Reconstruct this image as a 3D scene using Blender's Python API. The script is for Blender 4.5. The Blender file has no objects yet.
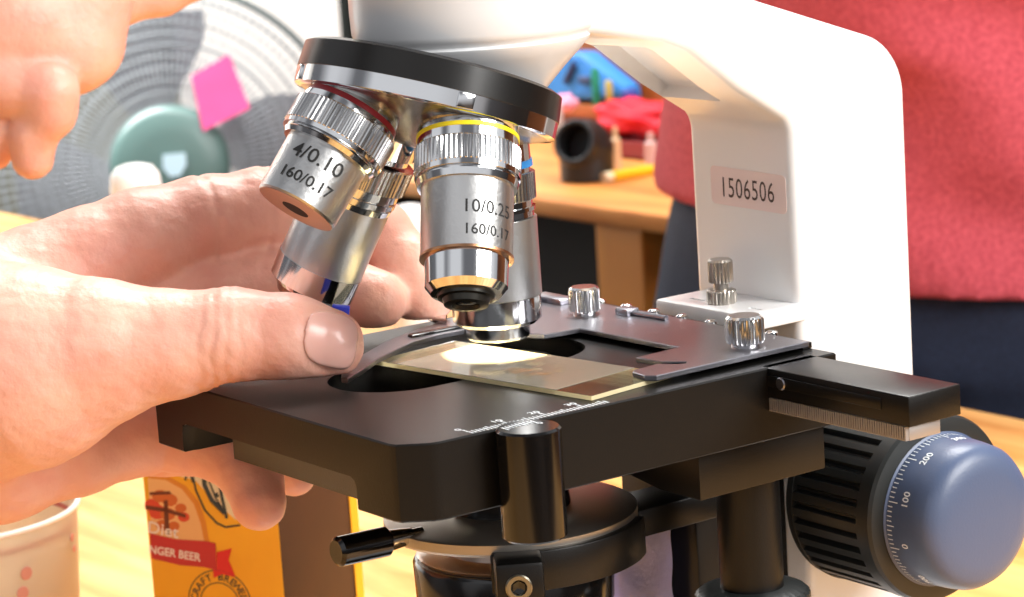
import bpy, bmesh, math, random
import numpy as np
from mathutils import Vector, Matrix, noise
random.seed(7)
MM = 0.001
col = bpy.context.scene.collection
sc = bpy.context.scene
PI = math.pi

# ------------------------------------------------------------------ camera
F = 2600.0
_a, _p, _r = [math.radians(v) for v in (54.97, 10.6, 3.73)]
_fw = np.array([-math.sin(_a)*math.cos(_p), math.cos(_a)*math.cos(_p), -math.sin(_p)])
_rt = np.array([math.cos(_a), math.sin(_a), 0.0]); _dn = np.cross(_fw, _rt)
_c, _s = math.cos(_r), math.sin(_r)
CR = _c*_rt + _s*_dn; CD = -_s*_rt + _c*_dn
def ray(x, y): return CR*((x-512)/F) + CD*((y-298.5)/F) + _fw
CAM = -ray(500, 356)*626.0
def at(x, y, d): return Vector(CAM + ray(x, y)*d)
def onz(x, y, z): q = ray(x, y); return Vector(CAM + q*((z-CAM[2])/q[2]))
def ony(x, y, Y): q = ray(x, y); return Vector(CAM + q*((Y-CAM[1])/q[1]))
def onx(x, y, X): q = ray(x, y); return Vector(CAM + q*((X-CAM[0])/q[0]))
def V(*a): return Vector(a)

cam = bpy.data.cameras.new('camera'); cam_o = bpy.data.objects.new('camera', cam); col.objects.link(cam_o)
M3 = Matrix((CR, -CD, -_fw)).transposed()
cam_o.matrix_world = Matrix.Translation(Vector(CAM)*MM) @ M3.to_4x4()
cam.sensor_width = 36; cam.lens = 36*F/1024; cam.clip_start = 0.02; cam.clip_end = 60
cam.dof.use_dof = True; cam.dof.focus_distance = 0.600; cam.dof.aperture_fstop = 38
sc.camera = cam_o

# ------------------------------------------------------------------ materials
def lin(c):
    if isinstance(c, str):
        c = [int(c[i:i+2], 16)/255 for i in (0, 2, 4)]
    return tuple((x/12.92 if x <= .04045 else ((x+.055)/1.055)**2.4) for x in c) + (1,)
MATS = {}
def mat(name, c, rough=.5, metal=0., bump=0., bscale=200., var=0., vscale=50., coat=0., sss=0., alpha=1., trans=0., emit=0., stretch=None, c2=None, spec=.5, aniso=0):
    if name in MATS: return MATS[name]
    m = bpy.data.materials.new(name); m.use_nodes = True
    nt = m.node_tree; b = nt.nodes['Principled BSDF']; L = nt.links
    base = lin(c)
    b.inputs['Base Color'].default_value = base
    b.inputs['Roughness'].default_value = rough; b.inputs['Metallic'].default_value = metal
    b.inputs['Specular IOR Level'].default_value = spec
    b.inputs['Coat Weight'].default_value = coat; b.inputs['Coat Roughness'].default_value = .1
    b.inputs['Alpha'].default_value = alpha; b.inputs['Transmission Weight'].default_value = trans
    if sss:
        b.inputs['Subsurface Weight'].default_value = sss
        b.inputs['Subsurface Radius'].default_value = (1, .35, .2); b.inputs['Subsurface Scale'].default_value = .004
    if emit:
        b.inputs['Emission Color'].default_value = base; b.inputs['Emission Strength'].default_value = emit
    tc = nt.nodes.new('ShaderNodeTexCoord'); src = tc.outputs['Object']
    if stretch:
        mp = nt.nodes.new('ShaderNodeMapping'); mp.inputs['Scale'].default_value = stretch; L.new(src, mp.inputs[0]); src = mp.outputs[0]
    if var or c2:
        n = nt.nodes.new('ShaderNodeTexNoise'); n.inputs['Scale'].default_value = vscale; n.inputs['Detail'].default_value = 4; L.new(src, n.inputs['Vector'])
        r = nt.nodes.new('ShaderNodeValToRGB'); L.new(n.outputs[0], r.inputs[0])
        r.color_ramp.elements[0].position = .3; r.color_ramp.elements[1].position = .7
        d = lin(c2) if c2 else tuple(v*(1-var) for v in base[:3])+(1,)
        r.color_ramp.elements[0].color = d; r.color_ramp.elements[1].color = base
        L.new(r.outputs[0], b.inputs['Base Color'])
    if bump:
        n = nt.nodes.new('ShaderNodeTexNoise'); n.inputs['Scale'].default_value = bscale; n.inputs['Detail'].default_value = 3; L.new(src, n.inputs['Vector'])
        u = nt.nodes.new('ShaderNodeBump'); u.inputs['Strength'].default_value = min(1, bump); u.inputs['Distance'].default_value = .0004 if bump <= 1 else .0004*bump
        L.new(n.outputs[0], u.inputs['Height']); L.new(u.outputs[0], b.inputs['Normal'])
    MATS[name] = m; return m
chrome = mat('polished chrome', 'd9dadb', .1, 1)
satin = mat('satin aluminium', 'c9c9c8', .34, 1, bump=.15, bscale=900)
steel = mat('brushed steel plate', '94939a', .3, 1, bump=.2, bscale=1500)
knurlm = mat('knurled steel', 'd2d2d2', .2, 1)
blackp = mat('black lacquer', '0f0e0d', .34, 0, bump=.12, bscale=2500, spec=.3)
blackg = mat('glossy black', '0c0b0b', .14, 0, spec=.6)
blackr = mat('black rubbery plastic', '1c1f1f', .42)
whitep = mat('white enamel', 'e2e3e4', .3, 0, coat=.3)
skin = mat('skin', 'e6b29e', .46, bump=.7, bscale=420, c2='dc9a86', vscale=70, sss=.2)
skinn = mat('fingernail', 'eab4a6', .25, bump=.1, bscale=300, sss=.15)
bluek = mat('blue grey plastic', '4b5976', .38, bump=.1, bscale=1500)
ink = mat('black ink', '161616', .6)
wink = mat('white ink', 'e8edf0', .6)
redband = mat('red band', '8e1f2c', .4); yelband = mat('yellow band', 'e9d61c', .4); blueband = mat('blue band', '2b7fc4', .4)

def wood(name, c1, c2, scale=6., stretch=(1, 9, 9), rough=.45):
    m = bpy.data.materials.new(name); m.use_nodes = True; nt = m.node_tree; L = nt.links; b = nt.nodes['Principled BSDF']
    tc = nt.nodes.new('ShaderNodeTexCoord'); mp = nt.nodes.new('ShaderNodeMapping'); mp.inputs['Scale'].default_value = stretch
    L.new(tc.outputs['Object'], mp.inputs[0])
    n = nt.nodes.new('ShaderNodeTexNoise'); n.inputs['Scale'].default_value = scale; n.inputs['Detail'].default_value = 6; n.inputs['Distortion'].default_value = .6
    L.new(mp.outputs[0], n.inputs['Vector'])
    r = nt.nodes.new('ShaderNodeValToRGB'); L.new(n.outputs[0], r.inputs[0])
    r.color_ramp.elements[0].position = .32; r.color_ramp.elements[1].position = .62
    r.color_ramp.elements[0].color = lin(c2); r.color_ramp.elements[1].color = lin(c1)
    L.new(r.outputs[0], b.inputs['Base Color']); b.inputs['Roughness'].default_value = rough
    return m
pine = wood('varnished pine', 'efbc70', 'cb8236', 5, (1.2, 9, 9))
pine2 = wood('pine bench', 'd9944a', 'b5692a', 5, (1.2, 9, 9))
orangewood = wood('orange plywood', 'b5611f', '94480f', 3, (1, 1, 4))

def trans_mat(name, c, fac, rough=.05, refl=True):
    m = bpy.data.materials.new(name); m.use_nodes = True; nt = m.node_tree; L = nt.links
    nt.nodes.remove(nt.nodes['Principled BSDF']); out = nt.nodes['Material Output']
    t = nt.nodes.new('ShaderNodeBsdfTransparent'); t.inputs[0].default_value = lin(c)
    g = nt.nodes.new('ShaderNodeBsdfGlossy'); g.inputs['Roughness'].default_value = rough
    fr = nt.nodes.new('ShaderNodeFresnel'); fr.inputs[0].default_value = 1.5
    mx = nt.nodes.new('ShaderNodeMixShader'); L.new(fr.outputs[0], mx.inputs[0]); L.new(t.outputs[0], mx.inputs[1]); L.new(g.outputs[0], mx.inputs[2])
    d = nt.nodes.new('ShaderNodeBsdfDiffuse'); d.inputs[0].default_value = lin(c)
    tl = nt.nodes.new('ShaderNodeBsdfTranslucent'); tl.inputs[0].default_value = lin(c)
    m1 = nt.nodes.new('ShaderNodeMixShader'); m1.inputs[0].default_value = .5; L.new(d.outputs[0], m1.inputs[1]); L.new(tl.outputs[0], m1.inputs[2])
    m2 = nt.nodes.new('ShaderNodeMixShader'); m2.inputs[0].default_value = fac; L.new(mx.outputs[0], m2.inputs[1]); L.new(m1.outputs[0], m2.inputs[2])
    L.new(m2.outputs[0], out.inputs[0]); return m
glass = trans_mat('slide glass', 'f2f0e0', .04)
glass_edge_glow = trans_mat('slide edge lamp glow', 'fff0c4', .97)  # lamp glow along the slide edges put into their colour

# ------------------------------------------------------------------ object helpers
def thing(name, label, cat, loc, group=None):
    o = bpy.data.objects.new(name, None); col.objects.link(o); o.location = Vector(loc)*MM
    o.empty_display_size = .01
    o['label'] = label; o['category'] = cat; o['root'] = 1
    if group: o['group'] = group
    return o
def rootloc(o):
    while o.parent: o = o.parent
    return o.location.copy()
def obj(name, bm, m, parent=None, smooth=None, loc=None, label=None, cat=None, group=None, kind=None):
    """bm holds world millimetres; linked as ONE mesh object"""
    if loc is None:
        if parent: loc = rootloc(parent)/MM
        else:
            vs = [v.co for v in bm.verts]
            loc = V((min(v.x for v in vs)+max(v.x for v in vs))/2, (min(v.y for v in vs)+max(v.y for v in vs))/2, min(v.z for v in vs))
    for v in bm.verts: v.co = (v.co-Vector(loc))*MM
    me = bpy.data.meshes.new(name); bm.normal_update(); bm.to_mesh(me); bm.free()
    if isinstance(m, (list, tuple)):
        for k in m: me.materials.append(k)
    else: me.materials.append(m)
    o = bpy.data.objects.new(name, me); col.objects.link(o)
    if parent: o.parent = parent
    else: o.location = Vector(loc)*MM
    if smooth is not None:
        for p in me.polygons: p.use_smooth = True
        if smooth < 179: me.set_sharp_from_angle(angle=math.radians(smooth))
    if label: o['label'] = label
    if cat: o['category'] = cat
    if group: o['group'] = group
    if kind: o['kind'] = kind
    return o
def B(): return bmesh.new()
def tr(geom, M):
    for v in geom: v.co = M @ v.co
def frame(o, d, xr=(0, 0, 1)):
    z = Vector(d).normalized(); x = Vector(xr) - Vector(xr).dot(z)*z
    if x.length < 1e-3: x = V(1, 0, 0) - V(1, 0, 0).dot(z)*z
    x.normalize(); y = z.cross(x)
    return Matrix.Translation(Vector(o)) @ Matrix((x, y, z)).transposed().to_4x4()
def box(bm, a, b, bev=0, M=None, seg=2):
    a = Vector(a); b = Vector(b)
    r = bmesh.ops.create_cube(bm, size=1); vs = r['verts']
    for v in vs: v.co = V(*[(a[i]+b[i])/2 + v.co[i]*(b[i]-a[i]) for i in range(3)])
    if bev:
        es = list({e for v in vs for e in v.link_edges})
        q = bmesh.ops.bevel(bm, geom=es, offset=bev, segments=seg, affect='EDGES', profile=.5)
        vs = list({v for v in q['verts']} | {v for f in q['faces'] for v in f.verts} | {v for v in vs if v.is_valid})
    if M: tr(vs, M)
    return vs
def lathe(bm, prof, n=64, M=None, rib=None, cap=True):
    """prof: list of (z, r[, ribdepth]); rib = number of ribs"""
    rings = []; vs = []
    for p in prof:
        z, r = p[0], p[1]; dep = p[2] if len(p) > 2 else 0
        ring = []
        for i in range(n):
            a = 2*PI*i/n; rr = r
            if dep: rr = r - dep*(0 if (i % 4) in (0, 1) else 1)
            ring.append(bm.verts.new((rr*math.cos(a), rr*math.sin(a), z)))
        rings.append(ring); vs += ring
    for a, b in zip(rings, rings[1:]):
        for i in range(n): bm.faces.new((a[i], a[(i+1) % n], b[(i+1) % n], b[i]))
    if cap: bm.faces.new(rings[0][::-1]); bm.faces.new(rings[-1])
    bmesh.ops.recalc_face_normals(bm, faces=list({f for v in vs for f in v.link_faces}))
    if M: tr(vs, M)
    return vs
def cyl(bm, a, b, r, r2=None, n=32, bev=0):
    a = Vector(a); b = Vector(b); h = (b-a).length; r2 = r if r2 is None else r2
    pr = [(0, r), (h, r2)] if not bev else [(0, r-bev), (bev, r), (h-bev, r2), (h, r2-bev)]
    return lathe(bm, pr, n, frame(a, b-a))
def prism(bm, pts, h, bev=0, M=None, seg=2):
    """pts in xy, from z=0 to z=h (h signed)"""
    lo = [bm.verts.new((p[0], p[1], 0)) for p in pts]; hi = [bm.verts.new((p[0], p[1], h)) for p in pts]
    fs = [bm.faces.new(lo[::-1]), bm.faces.new(hi)]
    n = len(pts)
    for i in range(n): fs.append(bm.faces.new((lo[i], lo[(i+1) % n], hi[(i+1) % n], hi[i])))
    bmesh.ops.recalc_face_normals(bm, faces=fs)
    vs = lo+hi
    if bev:
        es = list({e for e in fs[0].edges} | {e for e in fs[1].edges})
        q = bmesh.ops.bevel(bm, geom=es, offset=bev, segments=seg, affect='EDGES', profile=.5)
        vs = list({v for f in q['faces'] for v in f.verts} | {v for v in vs if v.is_valid})
    if M: tr(vs, M)
    return vs
def arc(cx, cy, r, a0, a1, n=8):
    return [(cx+r*math.cos(math.radians(a0+(a1-a0)*i/n)), cy+r*math.sin(math.radians(a0+(a1-a0)*i/n))) for i in range(n+1)]
def tube(bm, pts, r, n=8):
    pts = [Vector(p) for p in pts]; rings = []
    for i, p in enumerate(pts):
        d = (pts[min(i+1, len(pts)-1)]-pts[max(i-1, 0)]).normalized(); M = frame(p, d)
        rr = r[i] if isinstance(r, (list, tuple)) else r
        rings.append([bm.verts.new(M @ V(rr*math.cos(2*PI*k/n), rr*math.sin(2*PI*k/n), 0)) for k in range(n)])
    for a, b in zip(rings, rings[1:]):
        for k in range(n): bm.faces.new((a[k], a[(k+1) % n], b[(k+1) % n], b[k]))
    bm.faces.new(rings[0][::-1]); bm.faces.new(rings[-1])
def ring_torus(bm, R, r, M, n=96, k=6):
    rings = []
    for i in range(n):
        a = 2*PI*i/n
        rings.append([bm.verts.new(M @ V((R+r*math.cos(2*PI*j/k))*math.cos(a), (R+r*math.cos(2*PI*j/k))*math.sin(a), r*math.sin(2*PI*j/k))) for j in range(k)])
    for i in range(n):
        a, b = rings[i], rings[(i+1) % n]
        for j in range(k): bm.faces.new((a[j], a[(j+1) % k], b[(j+1) % k], b[j]))
def text_bm(s, size, sx=1., depth=.0, spacing=1., bold=0.):
    """flat text, baseline at origin, centred in x, mm"""
    c = bpy.data.curves.new('t', 'FONT'); c.body = s; c.size = size; c.align_x = 'CENTER'; c.space_character = spacing
    c.extrude = depth; c.offset = bold; c.resolution_u = 3
    o = bpy.data.objects.new('t', c); col.objects.link(o); dg = bpy.context.evaluated_depsgraph_get(); dg.update()
    me = bpy.data.meshes.new_from_object(o.evaluated_get(dg)); bm = bmesh.new(); bm.from_mesh(me)
    bpy.data.objects.remove(o); bpy.data.curves.remove(c); bpy.data.meshes.remove(me)
    for v in bm.verts: v.co.x *= sx
    return bm
def merge(bm, other, M=None):
    if M:
        for v in other.verts: v.co = M @ v.co
    me = bpy.data.meshes.new('tmp'); other.to_mesh(me); other.free(); bm.from_mesh(me); bpy.data.meshes.remove(me)

# ---- implicit surfaces: smooth unions of tapered capsules, meshed by surface nets
def surface_nets(f, lo, hi, h, m_step=None):
    xs = [np.arange(lo[i], hi[i]+h, h) for i in range(3)]
    X, Y, Z = np.meshgrid(*xs, indexing='ij')
    D = f(X, Y, Z)
    S = D < 0
    nx, ny, nz = [s-1 for s in D.shape]
    acc = np.zeros((nx, ny, nz, 3)); cnt = np.zeros((nx, ny, nz))
    ix = np.indices((nx, ny, nz))
    corners = [(i, j, k) for i in (0, 1) for j in (0, 1) for k in (0, 1)]
    sl = lambda A, c: A[c[0]:c[0]+nx, c[1]:c[1]+ny, c[2]:c[2]+nz]
    for c in corners:
        for ax in range(3):
            if c[ax]: continue
            d = list(c); d[ax] = 1
            a, b = sl(D, c), sl(D, d); cr = (a < 0) != (b < 0)
            t = np.where(cr, a/np.where(cr, a-b, 1), 0)
            for q in range(3): acc[..., q] += np.where(cr, c[q]+(t if q == ax else 0), 0)
            cnt += cr
    act = cnt > 0; idx = -np.ones((nx, ny, nz), int); idx[act] = np.arange(act.sum())
    P = (acc[act]/cnt[act][:, None] + np.stack([ix[q][act] for q in range(3)], 1))*h + np.array([x[0] for x in xs])
    quads = []
    for ax in range(3):
        o1, o2 = [(1, 2), (2, 0), (0, 1)][ax]
        a = [slice(1, -1)]*3; a[ax] = slice(0, -1); b = [slice(1, -1)]*3; b[ax] = slice(1, None)
        sa, sb = S[tuple(a)], S[tuple(b)]
        cr = sa != sb; I = np.argwhere(cr)
        if not len(I): continue
        off = np.array([1, 1, 1]); off[ax] = 0; I0 = I+off; flip = sb[cr]
        def g(d1, d2):
            J = I0.copy(); J[:, o1] -= d1; J[:, o2] -= d2; return idx[J[:, 0], J[:, 1], J[:, 2]]
        q = np.stack([g(1, 1), g(0, 1), g(0, 0), g(1, 0)], 1)
        q[flip] = q[flip][:, ::-1]; quads.append(q)
    Q = np.concatenate(quads); Q = Q[(Q >= 0).all(1)]
    return P, Q
def net_bm(P, Q):
    bm = bmesh.new(); vs = [bm.verts.new(p) for p in P]
    for q in Q:
        if len(set(q)) == 4:
            try: bm.faces.new([vs[i] for i in q])
            except ValueError: pass
    return bm
def capsule(X, Y, Z, a, b, ra, rb):
    ab = np.array(b)-np.array(a); L = (ab**2).sum()+1e-9
    t = np.clip(((X-a[0])*ab[0]+(Y-a[1])*ab[1]+(Z-a[2])*ab[2])/L, 0, 1)
    return np.sqrt((X-a[0]-t*ab[0])**2+(Y-a[1]-t*ab[1])**2+(Z-a[2]-t*ab[2])**2) - (ra+(rb-ra)*t)
def smin(a, b, k):
    h = np.clip(.5+.5*(b-a)/k, 0, 1); return b*(1-h)+a*h-k*h*(1-h)
def chain(X, Y, Z, pts, k=3.):
    d = None
    for (a, ra), (b, rb) in zip(pts, pts[1:]):
        c = capsule(X, Y, Z, a, b, ra, rb); d = c if d is None else smin(d, c, k)
    return d
def bounds(chains, m=4):
    P = [np.array(p)-r for c in chains for p, r in c] + [np.array(p)+r for c in chains for p, r in c]
    P = np.array(P); return P.min(0)-m, P.max(0)+m
# ================================================================== MICROSCOPE
mic = thing('microscope', 'white compound microscope with a black stage and four chrome objectives under a tilted nosepiece', 'microscope', (0, 40, -150))
def boolean(bm_a, cutters):
    """difference of world-mm bmeshes"""
    def mk(b):
        me = bpy.data.meshes.new('b'); b.to_mesh(me); b.free(); o = bpy.data.objects.new('b', me); col.objects.link(o); return o
    A = mk(bm_a); cs = [mk(c) for c in cutters]
    for c in cs:
        m = A.modifiers.new('b', 'BOOLEAN'); m.operation = 'DIFFERENCE'; m.object = c; m.solver = 'EXACT'
    dg = bpy.context.evaluated_depsgraph_get(); dg.update()
    me = bpy.data.meshes.new_from_object(A.evaluated_get(dg)); out = bmesh.new(); out.from_mesh(me)
    for o in [A]+cs: bpy.data.objects.remove(o)
    bpy.data.meshes.remove(me)
    return out
XZ = Matrix(((1, 0, 0, 0), (0, 0, -1, 0), (0, 1, 0, 0), (0, 0, 0, 1)))
YZ = Matrix(((0, 0, 1, 0), (1, 0, 0, 0), (0, 1, 0, 0), (0, 0, 0, 1)))   # local (a,b,c) -> world (c,a,b)
# --- arm: side profile (y,z) swept across x
prof = [(78, -128), (78, 44)] + arc(70, 44, 8, 8, 40, 5) + [(62, 58)] + [(47.6, 69.0), (40, 72), (20, 76), (0, 80), (-6, 108), (20, 101)] + [(62, 82)] + arc(101, 51, 17, 72, 3, 10) + [(118.2, -128)]
b = B(); prism(b, prof, 40, bev=2.3, M=Matrix.Translation((-20, 0, 0)) @ YZ, seg=4)
pk = B(); sd = Vector((0, 48-68.5, 69.5-53.2)).normalized(); 
Mp = frame(V(0, 58.4, 61.3), sd.cross(V(1, 0, 0)), (1, 0, 0))
box(pk, (-18.2, -15.5, -4), (5.5, 12.5, 4), bev=.8, M=Mp)
b = boolean(b, [pk])
arm = obj('arm', b, whitep, mic, smooth=40)
b = B(); prism(b, arc(16.2, 26.4, 1.4, -90, 0, 5)+arc(16.2, 33.4, 1.4, 0, 90, 5)+arc(-10.0, 34.0, 1.4, 90, 180, 5)+arc(-10.0, 26.9, 1.4, 180, 270, 5), .3, M=Matrix.Translation((0, 78.1, 0)) @ XZ)
lab = obj('serial_sticker', b, mat('sticker paper', 'e6d3cf', .5), arm)
t = text_bm('1506506', 7.4, .78, 0, 1.06, .0)
b = B(); merge(b, t, Matrix.Translation((2.8, 77.74, 27.6)) @ XZ)
obj('serial_number', b, mat('faded brown ink', '4c3b35', .7), arm)
# --- base
b = B(); pts = arc(45, -50, 18, -90, 0, 6)+arc(45, 115, 18, 0, 90, 6)+arc(-45, 115, 18, 90, 180, 6)+arc(-45, -50, 18, 180, 270, 6)
prism(b, pts, 28, bev=5, M=Matrix.Translation((0, 0, -150)), seg=4)
obj('base', b, whitep, mic, smooth=40)
b = B(); lathe(b, [(-122, 24), (-108, 22), (-106, 20), (-106, 15)], 64)
obj('lamp_housing', b, blackr, mic, smooth=40)
# --- head
b = B(); lathe(b, [(60, 13), (64, 16.5), (69, 21), (73, 25), (75.6, 27.3), (76.3, 27.6), (76.9, 27.0), (77.4, 27.2), (78, 28.0), (79.5, 28.5), (84, 28.7), (104, 28.7), (109, 27), (112, 21)], 96, Matrix.Translation((0, -1.6, 0)))
obj('head', b, whitep, mic, smooth=50)
b = B(); cyl(b, (0, -6, 100), (0, -62, 150), 15, n=48); cyl(b, (0, -60, 148), (0, -88, 173), 13, n=48)
obj('eyepiece_tube', b, blackr, mic, smooth=40)
# --- nosepiece
TH = math.radians(20); nn = V(0, -math.sin(TH), -math.cos(TH)); uu = V(0, math.cos(TH), -math.sin(TH)); xx = V(1, 0, 0)
RN = 19.0; SH = V(0, 0, 51.5); CN = SH-RN*uu
Mn = frame(CN, nn, xx)
b = B(); lathe(b, [(-14, 22), (-14, 29), (-13.2, 30.6), (-7.2, 31.2), (-7.0, 30.6)], 128, Mn)
nose = obj('nosepiece', b, mat('satin black anodised', '161514', .26, spec=.35), mic, smooth=40)
b = B(); lathe(b, [(-7.2, 30.0), (-7.1, 31.0), (-3.4, 31.0), (-3.0, 30.4), (-2.8, 28.5)], 128, Mn)
for k in range(4):
    a = math.radians(18+90*k); box(b, (-2.0, 30.2, -7), (2.0, 31.5, -3.5), .3, M=Mn @ Matrix.Rotation(a, 4, 'Z'))
obj('turret_ring', b, chrome, nose, smooth=35)
b = B(); lathe(b, [(-3.2, 30.2), (-2.6, 28.6), (4.6, 6.5), (5.2, 3.5), (5.2, 0.5)], 128, Mn)
obj('turret_cone', b, mat('satin nickel', 'a8a5a0', .25, 1), nose, smooth=35)

def objective(label, e, rn, parts, txt=None, taz=0):
    """parts: (name, material, profile, ribs)"""
    d = math.cos(TH)*nn + math.sin(TH)*e
    o = CN + rn*e
    M = frame(o, d, (CR[0], CR[1], CR[2]))
    body = None
    for nm, m, pr, ribs in parts:
        b = B(); lathe(b, pr, ribs*4 if ribs else 96, M)
        q = obj(nm, b, m, body or mic, smooth=30)
        if body is None: body = q; q['label'] = label
    for s, size, z, az, R, sx in (txt or []):
        t = text_bm(s, size, sx, 0, 1.0, .035)
        bmesh.ops.subdivide_edges(t, edges=[k for k in t.edges if k.calc_length() > .6], cuts=2)
        for v in t.verts:
            a = az - v.co.x/R; h = z - v.co.y
            v.co = M @ V((R+.04)*math.cos(a), (R+.04)*math.sin(a), h)
        obj('engraving', t, ink, body)
    return M
dirs = dict(r40=uu, r10=xx, r4=-uu, r100=-xx)
# azimuth of the camera around a local frame
def az_of(M):
    c = M.inverted() @ Vector(CAM); return math.atan2(c.y, c.x)
d10 = math.cos(TH)*nn+math.sin(TH)*xx; M10 = frame(CN+RN*xx, d10, tuple(CR)); a10 = az_of(M10)
d4 = math.cos(TH)*nn-math.sin(TH)*uu; M4 = frame(CN-RN*uu, d4, tuple(CR)); a4 = az_of(M4)
bronze = mat('bronze lip', 'b98a68', .3, 1)
objective('silver 10x objective with a yellow ring, nearest the camera', xx, RN, [
    ('objective', satin, [(12.5, 9), (13.6, 10.6), (14, 10.5), (30.2, 10.4), (30.6, 10.2)], 0),
    ('mounting_collar', chrome, [(-2.0, 10.9), (0.4, 11.4), (.7, 11.65), (1.85, 11.68)], 0),
    ('colour_ring', yelband, [(1.8, 11.62), (1.85, 11.72), (2.8, 11.75), (2.9, 11.6)], 0),
    ('neck_ring', chrome, [(2.9, 11.6), (5.0, 11.6), (5.1, 11)], 0),
    ('knurled_ring', knurlm, [(4.9, 11.8), (5.2, 12.2, .32), (10.6, 12.2, .32), (10.9, 11.9)], 64),
    ('lower_ring', chrome, [(10.8, 12.0), (12.0, 12.0), (12.2, 11.2), (12.6, 11.2), (12.8, 11.7), (14.3, 11.3), (14.4, 10)], 0),
    ('lip_ring', bronze, [(30.4, 10.6), (31.0, 10.6), (31.1, 9.6)], 0),
    ('nose_barrel', chrome, [(31.0, 9.5), (37.4, 9.3), (39.0, 8.0), (39.2, 6.6)], 0),
    ('lens_mount', mat('dark lens mount', '3b3a36', .3, .8), [(39.0, 6.6), (39.9, 6.4), (40.1, 5.4), (41.4, 5.0), (41.6, 3.3), (40.8, 2.9)], 0),
    ('front_lens', mat('amber coated lens', '1a1710', .05, 0, coat=1), [(40.4, 2.8), (40.9, 2.4), (41.1, 1.2), (41.15, .1)], 0)],
    [('10/0.25', 4.3, 22.9, a10-.50, 10.45, 1.0), ('160/0.17', 3.5, 28.0, a10-.50, 10.45, 1.0)])
objective('silver 4x objective with a red ring and no long nose', -uu, RN, [
    ('objective', satin, [(11.6, 9), (12.6, 9.9), (13, 9.9), (27.0, 9.7), (27.4, 9.4)], 0),
    ('mounting_collar', chrome, [(-2.2, 10.6), (1.0, 11.0)], 0),
    ('colour_ring', redband, [(1.0, 11.3), (2.4, 11.5)], 0),
    ('neck_ring', chrome, [(2.4, 11.6), (4.3, 11.9)], 0),
    ('knurled_ring', knurlm, [(3.9, 12.0), (4.2, 12.6, .32), (10.2, 12.6, .32), (10.5, 12.2)], 64),
    ('lower_ring', chrome, [(10.4, 12.4), (11.4, 12.3), (11.6, 11.4), (11.9, 11.4), (12.2, 11.6), (13.2, 11.0), (13.3, 9)], 0),
    ('front_face', mat('pinkish satin face', 'b99c8c', .35, .9), [(27.2, 9.5), (27.6, 9.3), (27.7, 3.4), (26.6, 2.9)], 0),
    ('front_lens', mat('dark lens hole', '040404', .5, spec=.15), [(26.7, 3.3), (27.72, 3.3), (27.74, 2.4), (27.73, .1)], 0)],
    [('4/0.10', 4.8, 18.6, a4+.14, 9.93, 1.12), ('160/0.17', 3.7, 23.8, a4+.14, 9.9, 1.08)])
objective('silver 40x objective standing vertical over the slide', uu, RN, [
    ('objective', satin, [(17.5, 9.0), (17.8, 11.0), (36.4, 11.1), (36.8, 10.6)], 0),
    ('mounting_collar', chrome, [(-1.6, 10.2), (4.0, 10.4)], 0),
    ('colour_ring', blueband, [(4.0, 10.7), (5.6, 10.8)], 0),
    ('knurled_ring', knurlm, [(6.8, 10.6), (7, 11.2, .32), (13.2, 11.2, .32), (13.5, 10.6)], 60),
    ('lower_ring', chrome, [(5.6, 10.2), (6.8, 10.2), (13.4, 10.2), (15, 10.2), (15.1, 10.8), (16, 10.8), (16.1, 10.3), (17.5, 10.4)], 0),
    ('nose_barrel', chrome, [(36.4, 10.8), (42.2, 10.7), (43.2, 9.6), (43.3, 7.8)], 0),
    ('lens_tip', chrome, [(43.0, 7.8), (46.2, 7.7), (46.8, 7.2), (46.9, 3), (46.4, 2)], 0)])
objective('silver 100x objective behind the red-ringed one', -xx, RN-2.5, [
    ('objective', satin, [(17.5, 9.0), (21.0, 10.3), (38.2, 10.5), (38.4, 10.2)], 0),
    ('mounting_collar', chrome, [(-1.6, 10.2), (6.0, 10.6), (6.2, 9.8), (7.5, 9.8)], 0),
    ('knurled_ring', knurlm, [(8.2, 10.8), (8.5, 11.7, .32), (14.6, 11.7, .32), (14.9, 11)], 60),
    ('lower_ring', chrome, [(14.8, 10.8), (16.8, 10.8), (16.9, 10.2), (17.4, 10.2), (17.5, 10.8), (18.6, 10.8), (18.7, 10.2), (19.1, 10.2), (19.2, 10.6), (20.6, 10.4)], 0),
    ('nose_barrel', chrome, [(38.2, 10.7), (44.2, 10.6), (45.4, 9.2)], 0),
    ('lens_tip', mat('warm chrome', 'b9aca6', .2, 1), [(45.0, 9.0), (47.6, 7.6), (47.8, 4)], 0)])

# --- stage
b = B(); o = [(-51, -67)] + [(53.5, -67), (55.5, -66.5)] + [(59.8, -61), (60.6, -58.5)] + [(62, 52), (-51, 52)]
prism(b, o, 17.0, bev=.35, M=Matrix.Translation((0, 0, -17)), seg=1)
slot = arc(-1.0, -29.5, 16, -180, 0, 20)+arc(-1.0, 6.5, 16, 0, 180, 20)
h = B(); prism(h, slot, 30, M=Matrix.Translation((0, 0, -22)))
c1 = B(); box(c1, (-38.5, -72, -24), (39.5, -62, -9.8), bev=2.2)
c2 = B(); box(c2, (-38, -72, -24), (-23, -50, -10.2))
b = boolean(b, [h, c1, c2])
stage = obj('stage', b, blackp, mic, smooth=25)
b = B(); prism(b, arc(-1, -30, 19, -180, 0, 16)+arc(-1, 7, 19, 0, 180, 16), 2.6, M=Matrix.Translation((0, 0, -17.4)))
c3 = B(); cyl(c3, (0, 0, -20), (0, 0, -10), 14.4, n=48)
b = boolean(b, [c3]); obj('dark_slot_shroud', b, mat('matt black', '050505', .7, spec=.1), stage)  # black shroud added so the stage slot stays dark inside
b = B()
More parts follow.
